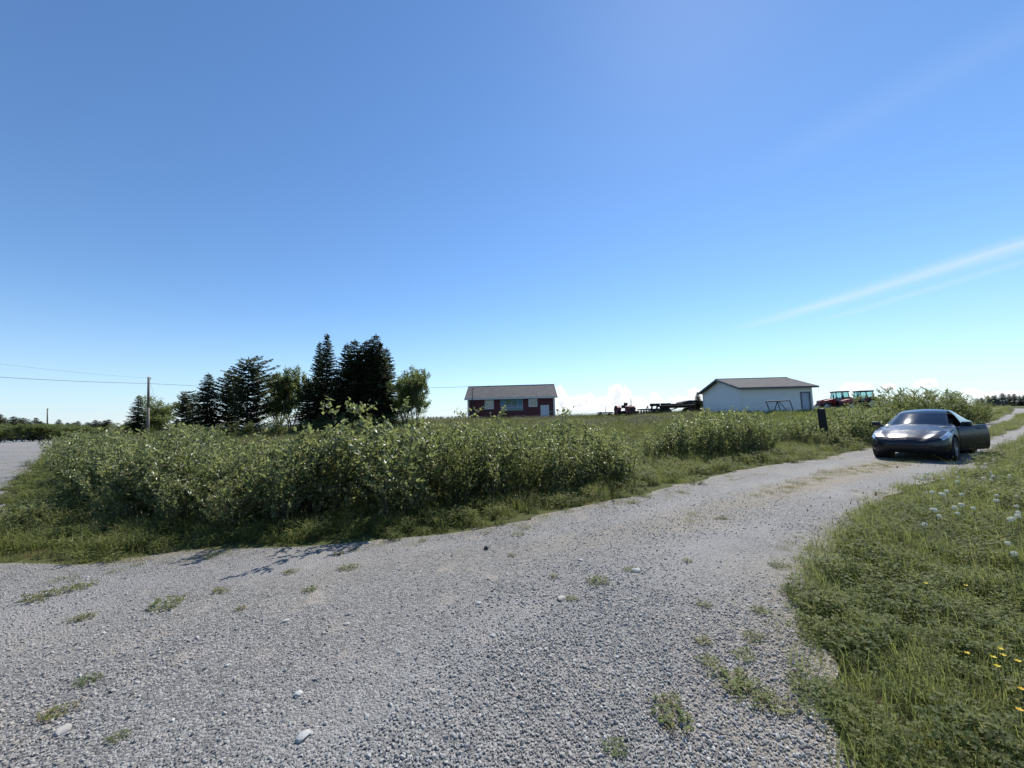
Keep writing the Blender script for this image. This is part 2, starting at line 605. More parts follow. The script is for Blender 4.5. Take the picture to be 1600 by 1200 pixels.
class MB:
    """collects simple shapes into one mesh"""
    def __init__(s):
        s.v = []
        s.f = []

    def add(s, V, Fc):
        b = len(s.v)
        s.v += [tuple(p) for p in V]
        s.f += [tuple(i + b for i in f) for f in Fc]
        return s

    def box(s, c, d, rot=None, bev=0.0):
        bm = bmesh.new()
        bmesh.ops.create_cube(bm, size=1.0)
        for v in bm.verts:
            v.co = Vector((v.co.x * d[0], v.co.y * d[1], v.co.z * d[2]))
        if bev > 0:
            bmesh.ops.bevel(bm, geom=bm.edges[:], offset=bev, segments=2, affect='EDGES', profile=0.6)
        M = rot.to_matrix() if rot else Matrix.Identity(3)
        bm.verts.index_update()
        s.add([M @ v.co + Vector(c) for v in bm.verts], [[v.index for v in f.verts] for f in bm.faces])
        bm.free()
        return s

    def tube(s, p, q, r0, r1=None, n=8, cap=True):
        p, q = Vector(p), Vector(q)
        r1 = r0 if r1 is None else r1
        d = (q - p)
        if d.length < 1e-6:
            return s
        d.normalize()
        a = d.orthogonal().normalized()
        b = d.cross(a)
        V = []
        for (c, r) in ((p, r0), (q, r1)):
            for i in range(n):
                t = 2 * math.pi * i / n
                V.append(c + (a * math.cos(t) + b * math.sin(t)) * r)
        Fc = [(i, (i + 1) % n, n + (i + 1) % n, n + i) for i in range(n)]
        if cap:
            Fc += [tuple(range(n))[::-1], tuple(range(n, 2 * n))]
        return s.add(V, Fc)

    def path(s, pts, radii, n=6):
        for i in range(len(pts) - 1):
            s.tube(pts[i], pts[i + 1], radii[i], radii[i + 1], n, cap=(i in (0, len(pts) - 2)))
        return s

    def lathe(s, prof, n=28, axis='y'):
        """profile of (radius, along) turned about the y axis"""
        V = []
        k = len(prof)
        for i in range(n):
            t = 2 * math.pi * i / n
            for (r, a) in prof:
                V.append((r * math.cos(t), a, r * math.sin(t)))
        Fc = []
        for i in range(n):
            j = (i + 1) % n
            for q in range(k - 1):
                Fc.append((i * k + q, i * k + q + 1, j * k + q + 1, j * k + q))
        return s.add(V, Fc)

    def prism(s, outline, y0, y1):
        """outline in x,z pulled along y"""
        n = len(outline)
        V = [(x, y0, z) for x, z in outline] + [(x, y1, z) for x, z in outline]
        Fc = [tuple(range(n)), tuple(range(2 * n - 1, n - 1, -1))]
        Fc += [(i, n + i, n + (i + 1) % n, (i + 1) % n) for i in range(n)]
        return s.add(V, Fc)

    def build(s, name, m, parent=None, smooth=False):
        o = raw(name, s.v, s.f, m, parent, smooth)
        return o


def copy_tree(o, parent=None):
    c = o.copy()
    link(c)
    c.parent = parent
    for ch in list(o.children):
        copy_tree(ch, c)
    return c


def inpoly(P, poly):
    P = np.asarray(P, float)
    poly = np.asarray(poly, float)
    x, y = P[:, 0], P[:, 1]
    ins = np.zeros(len(P), bool)
    n = len(poly)
    for i in range(n):
        x0, y0 = poly[i]
        x1, y1 = poly[(i + 1) % n]
        if y0 == y1:
            continue
        c = ((y0 > y) != (y1 > y)) & (x < (x1 - x0) * (y - y0) / (y1 - y0) + x0)
        ins ^= c
    return ins


def edgedist(P, line):
    P = np.asarray(P, float)
    best = np.full(len(P), 1e9)
    for a, b in zip(line[:-1], line[1:]):
        a = np.array(a[:2], float)
        b = np.array(b[:2], float)
        ab = b - a
        t = np.clip(((P - a) @ ab) / (ab @ ab), 0, 1)
        best = np.minimum(best, np.linalg.norm(P - (a + t[:, None] * ab), axis=1))
    return best


def vnoise(P, scale, seed=0):
    """cheap smooth value noise for placing things"""
    P = np.asarray(P, float) * scale + seed * 17.3
    i = np.floor(P).astype(int)
    f = P - i
    f = f * f * (3 - 2 * f)

    def h(a, b):
        v = np.sin(a * 127.1 + b * 311.7 + seed * 5.1) * 43758.5453
        return v - np.floor(v)
    return (h(i[:, 0], i[:, 1]) * (1 - f[:, 0]) + h(i[:, 0] + 1, i[:, 1]) * f[:, 0]) * (1 - f[:, 1]) + \
           (h(i[:, 0], i[:, 1] + 1) * (1 - f[:, 0]) + h(i[:, 0] + 1, i[:, 1] + 1) * f[:, 0]) * f[:, 1]


# ------------------------------------------------------------------ ground, sea, gravel
def build_ground():
    n = 300
    t = np.linspace(-1, 1, n)
    c = np.sinh(t * 6.6) / math.sinh(6.6) * 2600
    gx, gy = np.meshgrid(c, c + 12.0)
    P = np.c_[gx.ravel(), gy.ravel()]
    V = np.c_[P, hts(P)]
    i = np.arange(n - 1)
    a = (i[:, None] * n + i[None, :]).ravel()
    o = raw('ground', V, np.c_[a, a + 1, a + n + 1, a + n], 'soil', smooth=True)
    o['kind'] = 'structure'
    m = bpy.data.materials.new('sea_water')
    m.use_nodes = True
    t = NT(m.node_tree)
    p = t.n['Principled BSDF']
    p.inputs['Base Color'].default_value = (0.03, 0.06, 0.09, 1)
    p.inputs['Roughness'].default_value = 0.25
    b = t.new('ShaderNodeBump')
    b.inputs['Strength'].default_value = 0.5
    t.l.new(t.noise(t.new('ShaderNodeNewGeometry').outputs['Position'], 0.3, 4), b.inputs['Height'])
    t.l.new(b.outputs[0], p.inputs['Normal'])
    s = 9000
    o = raw('sea', [(-s, -s, -6), (s, -s, -6), (s, s, -6), (-s, s, -6)], [(0, 1, 2, 3)], m)
    o['kind'] = 'structure'


build_ground()


def resample(line, n):
    L = np.array([p[:2] for p in line], float)
    d = np.r_[0, np.cumsum(np.linalg.norm(np.diff(L, axis=0), axis=1))]
    s = np.linspace(0, 1, n) ** 1.6 * d[-1]
    return np.c_[np.interp(s, d, L[:, 0]), np.interp(s, d, L[:, 1])]


DIR = np.array([0.835, 0.55])
DIR /= np.linalg.norm(DIR)
NOR = np.array([-DIR[1], DIR[0]])            # to the left of someone walking up the driveway
left_px = [(0, 880), (120, 886), (220, 874), (300, 862), (480, 857), (700, 837), (850, 807), (1000, 774), (1150, 738), (1250, 720)]
right_px = [(1325, 1200), (1278, 1060), (1266, 950), (1306, 850), (1408, 765)]
LEFT = [(-11.5, -2.0), (-9.0, 2.0), (-6.6, 4.0)] + [tuple(ground(*p)[:2]) for p in left_px]
RIGHT = [(1.5, -6.0), (1.0, -1.0), (1.2, 0.8)] + [tuple(ground(*p)[:2]) for p in right_px]
CARF = np.array([11.92, 11.65])               # middle of the car's front axle
for k in (-2.0, 2.5, 8, 14, 22, 32, 44, 60, 80):
    LEFT.append(tuple(CARF + DIR * k + NOR * 1.75 + np.array([0, 0.0015 * k * k * 0.3])))
    RIGHT.append(tuple(CARF + DIR * k - NOR * 1.55 + np.array([0, 0.0015 * k * k * 0.3])))
DRIVE_POLY = np.array(LEFT + RIGHT[::-1])
# the road: its near edge runs away to the left, its far edge lies out of frame
e0 = ground(0, 800)
ROAD_EDGE = [(14, -16.5), (3.0, -6.0), (-3.0, -0.6), (-6.6, 3.6), tuple(e0[:2]), tuple(ground(22, 755)[:2]), tuple(ground(60, 719)[:2]),
             tuple(ground(85, 702)[:2]), (-64, 56.5), (-84, 76), (-110, 101)]
ROAD_FAR = [(5, -26), (-6, -15.5), (-13, -8.5), (-18, -4.0), (-22, 0), (-27, 6), (-34, 12.5), (-45, 23), (-72, 48), (-92, 67), (-118, 92)]
ROAD_POLY = np.array(ROAD_EDGE + ROAD_FAR[::-1])


def ribbon(name, A, B, m, lift, n, k, straw=False):
    a, b = resample(A, n), resample(B, n)
    t = np.linspace(0, 1, k)
    P = (a[:, None, :] * (1 - t)[None, :, None] + b[:, None, :] * t[None, :, None])
    for side in (0, -1):                                    # ragged borders
        q = P[:, side, :]
        w = (vnoise(q, 2.3, 3) - .5) * .35 + (vnoise(q, 7.0, 4) - .5) * .16
        inn = P[:, k // 2, :] - q
        inn /= np.maximum(np.linalg.norm(inn, axis=1), 1e-6)[:, None]
        P[:, side, :] += inn * w[:, None]
    P = P.reshape(-1, 2)
    V = np.c_[P, hts(P) + lift]
    i = np.arange(n - 1)
    j = np.arange(k - 1)
    q = (i[:, None] * k + j[None, :]).ravel()
    o = raw(name, V, np.c_[q, q + 1, q + k + 1, q + k], m, smooth=True)
    if straw:
        T = np.tile(t, n)
        far = np.clip((np.linalg.norm(P, axis=1) - 4.0) / 6.0, 0, 1)
        mid = np.exp(-((T - 0.52) / 0.15) ** 2) * far
        rim = np.maximum(np.exp(-(T / 0.05) ** 2), np.exp(-((1 - T) / 0.07) ** 2))
        at = o.data.attributes.new('straw', 'FLOAT', 'POINT')
        at.data.foreach_set('value', np.maximum(mid, rim * 0.55).astype(np.float32))
        at = o.data.attributes.new('track', 'FLOAT', 'POINT')
        tk = np.exp(-((T - .29) / .09) ** 2) + np.exp(-((T - .76) / .09) ** 2)
        at.data.foreach_set('value', tk.astype(np.float32))
    o['kind'] = 'structure'
    return o


ribbon('road', ROAD_EDGE, ROAD_FAR, 'gravel_road', 0.014, 260, 24)
ribbon('driveway', LEFT, RIGHT, 'gravel_driveway', 0.022, 420, 44, True)


def on_gravel(P):
    return inpoly(P, DRIVE_POLY) | inpoly(P, ROAD_POLY)


# ------------------------------------------------------------------ small plants used for scattering
def blades(n, rad, h0, h1, w, lean=0.45, seed=0):
    g = np.random.default_rng(seed)
    r = rad * np.sqrt(g.random(n))
    a = g.random(n) * 2 * np.pi
    base = np.c_[r * np.cos(a), r * np.sin(a), np.full(n, -0.01)]
    h = h0 + (h1 - h0) * g.random(n)
    th = g.random(n) * 2 * np.pi
    ln = lean * (0.3 + g.random(n)) * h
    dv = np.c_[np.cos(th), np.sin(th), np.zeros(n)]
    sd = np.c_[-np.sin(th + .6), np.cos(th + .6), np.zeros(n)] * (w * (0.6 + 0.8 * g.random(n)))[:, None] * .5
    mid = base + dv * (ln * .32)[:, None] + np.c_[np.zeros((n, 2)), h * .62]
    tip = base + dv * ln[:, None] + np.c_[np.zeros((n, 2)), h * (1 - .12 * g.random(n))]
    V = np.stack([base - sd, base + sd, mid + sd * .8, mid - sd * .8, tip], 1).reshape(-1, 3)
    o = np.arange(n) * 5
    F4 = np.c_[o, o + 1, o + 2, o + 3].tolist()
    F3 = np.c_[o + 3, o + 2, o + 4].tolist()
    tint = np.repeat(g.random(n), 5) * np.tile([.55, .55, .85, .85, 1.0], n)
    return V, F4 + F3, tint


def leaves(c, axis, nrm, ln, wd, fold=0.18):
    """folded pointed leaves: centre bases c, long axis, normal"""
    n = len(c)
    side = np.cross(axis, nrm)
    side /= np.maximum(np.linalg.norm(side, axis=1), 1e-6)[:, None]
    up = np.cross(side, axis)
    L = ln[:, None]
    W = wd[:, None]
    b = c
    m_ = c + axis * L * .5 - up * W * fold
    l_ = c + axis * L * .46 + side * W * .5
    r_ = c + axis * L * .46 - side * W * .5
    t_ = c + axis * L - up * W * .25
    V = np.stack([b, l_, m_, r_, t_], 1).reshape(-1, 3)
    o = np.arange(n) * 5
    Fc = np.concatenate([np.c_[o, o + 3, o + 2], np.c_[o, o + 2, o + 1], np.c_[o + 1, o + 2, o + 4], np.c_[o + 2, o + 3, o + 4]])
    return V, Fc


def unit(v):
    return v / np.maximum(np.linalg.norm(v, axis=1), 1e-9)[:, None]


def proto(name, parts):
    """join (V, F, tint, material) pieces in one hidden prototype for scattering"""
    V, Fc, T, mi, ms = [], [], [], [], []
    for (v, f, t, m) in parts:
        b = len(V)
        V += v.tolist() if isinstance(v, np.ndarray) else list(v)
        f = f.tolist() if isinstance(f, np.ndarray) else f
        Fc += [tuple(i + b for i in q) for q in f]
        T += list(t)
        if m not in ms:
            ms.append(m)
        mi += [ms.index(m)] * len(f)
    o = raw(name, V, Fc, ms, hidden=True, tint=T)
    o.data.polygons.foreach_set('material_index', mi)
    return o


def clover(n, rad, seed, size=0.013, h0=.03, h1=.10):
    g = np.random.default_rng(seed)
    r = rad * np.sqrt(g.random(n))
    a = g.random(n) * 2 * np.pi
    top = np.c_[r * np.cos(a), r * np.sin(a), h0 + (h1 - h0) * g.random(n)]
    cs, ax, nm, tt = [], [], [], []
    for k in range(3):
        an = a + g.random(n) * .5 + k * 2.094
        ax.append(np.c_[np.cos(an), np.sin(an), .15 * g.standard_normal(n)])
        nm.append(np.c_[.35 * g.standard_normal((n, 2)), np.ones(n)])
        cs.append(top)
        tt.append(g.random(n))
    N = 3 * n
    ln = size * (1.1 + g.random(N))
    V, Fc = leaves(np.concatenate(cs), unit(np.concatenate(ax)), unit(np.concatenate(nm)), ln, ln * .85, .1)
    return V, Fc, np.repeat(np.concatenate(tt), 5)


def heads(n, rad, h0, h1, size, seed):
    """small upright seed heads on thin stalks"""
    g = np.random.default_rng(seed)
    r = rad * np.sqrt(g.random(n))
    a = g.random(n) * 2 * np.pi
    c = np.c_[r * np.cos(a), r * np.sin(a), h0 + (h1 - h0) * g.random(n)]
    V = []
    Fc = []
    for i in range(n):
        b = len(V)
        x, y, z = c[i]
        s = size * (.6 + .8 * g.random())
        dx, dy = s * .16, s * .16
        V += [(x, y, z + s), (x + dx, y, z + s * .35), (x, y + dy, z + s * .35), (x - dx, y - dy, z + s * .35), (x, y, z)]
        Fc += [(b, b + 1, b + 2), (b, b + 2, b + 3), (b, b + 3, b + 1), (b + 4, b + 2, b + 1), (b + 4, b + 3, b + 2), (b + 4, b + 1, b + 3)]
        # stalk
        b = len(V)
        V += [(x - .0012, y, 0), (x + .0012, y, 0), (x, y, z + .003)]
        Fc += [(b, b + 1, b + 2)]
    return np.array(V), Fc, np.full(len(V), g.random() * .6 + .2)


def sphere_dots(n, rad, h0, h1, size, seed):
    g = np.random.default_rng(seed)
    r = rad * np.sqrt(g.random(n))
    a = g.random(n) * 2 * np.pi
    V, Fc = [], []
    for i in range(n):
        b = len(V)
        x, y = r[i] * math.cos(a[i]), r[i] * math.sin(a[i])
        z = h0 + (h1 - h0) * g.random()
        s = size * (.6 + .8 * g.random())
        V += [(x + s, y, z), (x - s, y, z), (x, y + s, z), (x, y - s, z), (x, y, z + s * .8), (x, y, z - s * .5)]
        for p, q in ((0, 2), (2, 1), (1, 3), (3, 0)):
            Fc += [(b + p, b + q, b + 4), (b + q, b + p, b + 5)]
    return np.array(V), Fc, np.tile(g.random(n)[:, None], (1, 6)).ravel()


PR = {}
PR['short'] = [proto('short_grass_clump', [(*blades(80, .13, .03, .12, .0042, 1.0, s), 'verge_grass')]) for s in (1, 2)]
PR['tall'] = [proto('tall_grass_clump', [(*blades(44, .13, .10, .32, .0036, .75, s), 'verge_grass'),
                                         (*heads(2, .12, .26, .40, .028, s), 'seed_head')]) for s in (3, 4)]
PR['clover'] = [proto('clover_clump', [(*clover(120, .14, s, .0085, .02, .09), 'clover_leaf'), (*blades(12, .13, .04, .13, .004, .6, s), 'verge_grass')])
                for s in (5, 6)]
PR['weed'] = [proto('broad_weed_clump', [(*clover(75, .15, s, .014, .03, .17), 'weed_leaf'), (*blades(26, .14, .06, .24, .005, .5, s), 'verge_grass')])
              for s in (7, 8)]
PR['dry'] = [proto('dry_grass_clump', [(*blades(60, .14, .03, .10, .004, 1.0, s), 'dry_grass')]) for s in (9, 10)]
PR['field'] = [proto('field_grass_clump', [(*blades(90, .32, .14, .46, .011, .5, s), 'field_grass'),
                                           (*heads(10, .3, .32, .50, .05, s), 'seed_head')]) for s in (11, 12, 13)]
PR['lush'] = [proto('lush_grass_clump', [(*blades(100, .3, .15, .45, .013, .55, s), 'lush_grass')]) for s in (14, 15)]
PR['flower'] = [proto('pale_flower_clump', [(*sphere_dots(13, .4, .36, .58, .026, s), 'pale_petal'),
                                            (*blades(40, .36, .2, .5, .01, .4, s), 'field_grass')]) for s in (16, 17)]


def stone_proto(seed):
    bm = bmesh.new()
    bmesh.ops.create_icosphere(bm, subdivisions=1, radius=1.0)
    g = np.random.default_rng(seed)
    sc = np.array([1.0, .6 + .35 * g.random(), .38 + .3 * g.random()])
    for v in bm.verts:
        k = .72 + .5 * g.random()
        v.co = Vector((v.co.x * sc[0] * k, v.co.y * sc[1] * k, v.co.z * sc[2] * k))
    bm.verts.index_update()
    V = [tuple(v.co) for v in bm.verts]
    Fc = [[v.index for v in f.verts] for f in bm.faces]
    bm.free()
    return raw('stone', V, Fc, 'stone', hidden=True)


def scatter(name, P, idx, scl, protos, label=None, cat=None, zoff=0.0, tilt=0.08):
    """one counted-by-nobody object: prototypes instanced on points"""
    P = np.asarray(P, float)
    n = len(P)
    me = bpy.data.meshes.new(name)
    me.vertices.add(n)
    me.vertices.foreach_set('co', np.c_[P[:, :2], hts(P[:, :2]) + zoff].astype(np.float32).ravel())
    rot = np.c_[RNG.normal(0, tilt, n), RNG.normal(0, tilt, n), RNG.random(n) * 6.283]
    a = me.attributes.new('rot', 'FLOAT_VECTOR', 'POINT')
    a.data.foreach_set('vector', rot.astype(np.float32).ravel())
    a = me.attributes.new('scl', 'FLOAT', 'POINT')
    a.data.foreach_set('value', np.asarray(scl, np.float32))
    a = me.attributes.new('idx', 'INT', 'POINT')
    a.data.foreach_set('value', np.asarray(idx, np.int32))
    o = link(bpy.data.objects.new(name, me))
    c = bpy.data.collections.new(name + '_prototypes')
    for i, p in enumerate(protos):
        p.name = '%02d_%s' % (i, p.name)
        c.objects.link(p)
    gt = bpy.data.node_groups.new(name + '_scatter', 'GeometryNodeTree')
    gt.interface.new_socket('Geometry', in_out='INPUT', socket_type='NodeSocketGeometry')
    gt.interface.new_socket('Geometry', in_out='OUTPUT', socket_type='NodeSocketGeometry')
    gi, go = gt.nodes.new('NodeGroupInput'), gt.nodes.new('NodeGroupOutput')
    ip = gt.nodes.new('GeometryNodeInstanceOnPoints')
    ci = gt.nodes.new('GeometryNodeCollectionInfo')
    ci.inputs['Collection'].default_value = c
    ci.inputs['Separate Children'].default_value = True
    ci.inputs['Reset Children'].default_value = True
    ip.inputs['Pick Instance'].default_value = True

    def attr(nm, ty):
        q = gt.nodes.new('GeometryNodeInputNamedAttribute')
        q.data_type = ty
        q.inputs['Name'].default_value = nm
        return q.outputs['Attribute']
    mp = gt.nodes.new('GeometryNodeMeshToPoints')
    gt.links.new(gi.outputs[0], mp.inputs['Mesh'])
    gt.links.new(mp.outputs[0], ip.inputs['Points'])
    gt.links.new(ci.outputs[0], ip.inputs['Instance'])
    gt.links.new(attr('idx', 'INT'), ip.inputs['Instance Index'])
    gt.links.new(attr('rot', 'FLOAT_VECTOR'), ip.inputs['Rotation'])
    gt.links.new(attr('scl', 'FLOAT'), ip.inputs['Scale'])
    gt.links.new(ip.outputs[0], go.inputs[0])
    md = o.modifiers.new('scatter', 'NODES')
    md.node_group = gt
    return tag(o, label, cat, kind='stuff')


def fan(n, d0, d1, a0, a1):
    """random points in a sector in front of the camera, even per area"""
    d = np.sqrt(d0 ** 2 + (d1 ** 2 - d0 ** 2) * RNG.random(n))
    a = np.radians(a0 + (a1 - a0) * RNG.random(n))
    return np.c_[d * np.sin(a), d * np.cos(a)]


def sector_n(d0, d1, a0, a1, dens):
    return int(dens * math.radians(a1 - a0) / 2 * (d1 ** 2 - d0 ** 2))


def pick(P, weights):
    names = list(weights)
    w = np.array([weights[k] for k in names], float)
    k = RNG.choice(len(names), len(P), p=w / w.sum())
    return k


PROTO_ALL = []
PROTO_IX = {}
for k_, lst in PR.items():
    PROTO_IX[k_] = []
    for o_ in lst:
        PROTO_IX[k_].append(len(PROTO_ALL))
        PROTO_ALL.append(o_)


def plant_points(P, weights, s0, s1):
    names = list(weights)
    k = pick(P, weights)
    idx = np.array([RNG.choice(PROTO_IX[names[i]]) for i in k])
    return idx, s0 + (s1 - s0) * RNG.random(len(P))


def dist_gravel(P):
    return np.minimum(edgedist(P, LEFT), np.minimum(edgedist(P, RIGHT), edgedist(P, ROAD_EDGE)))


def plants(name, regions, label, cat):
    """regions: (points, weights, smin, smax) -> one stuff object with only the prototypes it uses"""
    Ps, Is, Ss = [], [], []
    for (P, w, s0, s1) in regions:
        if len(P) == 0:
            continue
        i, s = plant_points(P, w, s0, s1)
        Ps.append(P)
        Is.append(i)
        Ss.append(s)
    P, I, S = np.concatenate(Ps), np.concatenate(Is), np.concatenate(Ss)
    used = sorted(set(I.tolist()))
    remap = {u: q for q, u in enumerate(used)}
    pr = []
    for u in used:
        src = PROTO_ALL[u]
        c = bpy.data.objects.new(src.name.split('_', 1)[1] if src.name[:2].isdigit() else src.name, src.data)
        pr.append(c)
    return scatter(name, P, [remap[i] for i in I.tolist()], S, pr, label, cat)


def off_gravel(P, slop=0.22):
    """keep plants off the gravel, with a ragged border"""
    d = dist_gravel(P)
    g = on_gravel(P)
    lim = slop * (vnoise(P, 1.1, 8) * 1.7 + vnoise(P, 3.7, 9) * .9 - 1.35)
    sd = np.where(g, -d, d)                       # signed: inside the gravel is negative
    return P[sd > -lim]


def build_grass():
    # right verge
    reg = []
    for (d0, d1, dens, s0, s1) in ((1.0, 4.5, 120, .75, 1.15), (4.5, 9, 62, .9, 1.4), (9, 18, 24, 1.2, 1.8), (18, 40, 7, 1.6, 2.4)):
        P = fan(sector_n(d0, d1, 18, 82, dens), d0, d1, 18, 82)
        P = off_gravel(P, .34)
        right = ((P - CARF) @ NOR < 0) & (P[:, 0] > 0.9)
        P = P[right]
        n1 = vnoise(P, .8, 21)
        reg.append((P[n1 < .55], {'clover': 4.5, 'short': 3.2, 'tall': 1.2, 'weed': 2.0, 'dry': .6}, s0, s1))
        reg.append((P[n1 >= .55], {'clover': 2, 'short': 4, 'tall': 2.8, 'weed': 1.6, 'dry': .9}, s0, s1))
    plants('verge_grass', reg, 'grass and clover covering the right verge of the driveway', 'grass')
    # left verge, hedge foot and the strip beside the driveway
    reg = []
    for (d0, d1, dens, s0, s1) in ((3.4, 9, 60, .8, 1.3), (9, 18, 22, 1.2, 1.8), (18, 45, 5, 1.8, 2.6), (45, 95, 1.2, 3, 4.5)):
        P = fan(sector_n(d0, d1, -66, 52, dens), d0, d1, -66, 52)
        P = off_gravel(P, .42)
        P = P[~(((P - CARF) @ NOR < 0) & (P[:, 0] > 0.9))]
        if d0 >= 18:
            P = P[dist_gravel(P) < 4.5]
        dd = dist_gravel(P)
        reg.append((P[dd < .35], {'weed': 2, 'short': 3, 'dry': 2.2, 'clover': 2}, s0 * .75, s1 * .75))
        q = P[dd >= .35]
        reg.append((q, {'weed': 4, 'short': 2, 'tall': 3, 'clover': 1.5}, s0, s1))
    plants('roadside_weeds', reg, 'low weeds and grass along the foot of the shrubs', 'weeds')
    # open field
    reg = []
    for (d0, d1, dens, s0, s1) in ((8, 20, 9, .7, 1.1), (20, 42, 4.6, .85, 1.25), (42, 85, 1.9, 1.0, 1.5)):
        P = fan(sector_n(d0, d1, -58, 64, dens), d0, d1, -58, 64)
        P = P[~on_gravel(P) & (dist_gravel(P) > np.where(P[:, 0] < 4.5, 3.6, 1.3))]
        P = P[((P - CARF) @ NOR > 0)]
        lush = vnoise(P, .12, 5) + .5 * np.exp(-((np.degrees(np.arctan2(P[:, 0], P[:, 1])) - 34) / 8) ** 2)
        reg.append((P[lush < .78], {'field': 6, 'lush': 1}, s0, s1))
        reg.append((P[lush >= .78], {'lush': 5, 'field': 2}, s0, s1))
    plants('field_grass', reg, 'tall meadow grass covering the field behind the shrubs', 'grass')
    P = fan(900, 24, 46, -12, 26)
    P = P[vnoise(P, .22, 31) > .52]
    plants('meadow_flowers', [(P, {'flower': 1}, .8, 1.2)], 'pale pinkish wildflowers dotted through the meadow', 'flowers')
    # dry grass of the driveway crown and its borders
    P = fan(15000, 4.5, 26, 0, 60)
    ins = inpoly(P, DRIVE_POLY)
    P = P[ins]
    dl, dr = edgedist(P, LEFT), edgedist(P, RIGHT)
    T = dl / (dl + dr)
    w = np.exp(-((T - .52) / .12) ** 2) * np.clip((np.linalg.norm(P, axis=1) - 5) / 6, 0, 1)
    keep = (vnoise(P, 1.1, 14) * .75 + .25 * RNG.random(len(P))) < w * 1.25
    A = P[keep]
    C = fan(26000, 12.5, 75, 43, 64)
    C = C[inpoly(C, DRIVE_POLY)]
    cl, cr = edgedist(C, LEFT), edgedist(C, RIGHT)
    TC = cl / (cl + cr)
    away = (C - CARF) @ DIR
    band = np.minimum(abs(TC - .5) / .17, np.minimum(TC, 1 - TC) / .13)
    C = C[(band < .55 + .6 * vnoise(C, .8, 61)) & (away > -.6)]
    cars = (abs((C - CARF) @ NOR) < 1.0) & ((C - CARF) @ DIR < 4.0)
    C = C[~cars]
    Q = fan(10500, 1.4, 16, -66, 60)
    Q = Q[inpoly(Q, DRIVE_POLY)]
    de = np.minimum(edgedist(Q, LEFT), edgedist(Q, RIGHT))
    Q = Q[(de < .75 * vnoise(Q, .9, 41)) & (vnoise(Q, 1.6, 42) > .38)]
    plants('dry_grass', [(A, {'dry': 4, 'short': .8}, .5, .95), (Q, {'dry': 3, 'short': 1, 'clover': .5}, .3, .8),
                         (C, {'dry': 2, 'short': 3, 'tall': 1, 'weed': 1}, .9, 1.5)],
           'flattened dry straw grass on the crown and edges of the driveway', 'dry grass')


build_grass()


def build_stones():
    n = 330000
    d = .9 + 9.5 * RNG.random(n) ** 1.45
    a = np.radians(-63 + 118 * RNG.random(n))
    P = np.c_[d * np.sin(a), d * np.cos(a)]
    P = P[on_gravel(P)]
    dl, dr = edgedist(P, LEFT), edgedist(P, RIGHT)
    T = dl / (dl + dr)
    thin = 1 - .6 * (np.exp(-((T - .29) / .09) ** 2) + np.exp(-((T - .76) / .09) ** 2)) * vnoise(P, .4, 53)
    thin *= np.clip((vnoise(P, .55, 52) * .7 + vnoise(P, 2.1, 54) * .3 - .22) * 3.2, .12, 1)
    P = P[RNG.random(len(P)) < thin * np.clip(1.2 - np.linalg.norm(P, axis=1) / 10.0, 0, 1) * (.55 + .45 * vnoise(P, .7, 51))]
    s = np.exp(RNG.normal(math.log(.0049), .52, len(P)))
    s = np.clip(s, .0028, .017)
    scatter('gravel_stones', P, RNG.integers(0, 6, len(P)), s, [stone_proto(i) for i in range(60, 66)],
            'loose grey crushed stones covering the driveway and road mouth', 'gravel', zoff=.026, tilt=.5)


build_stones()


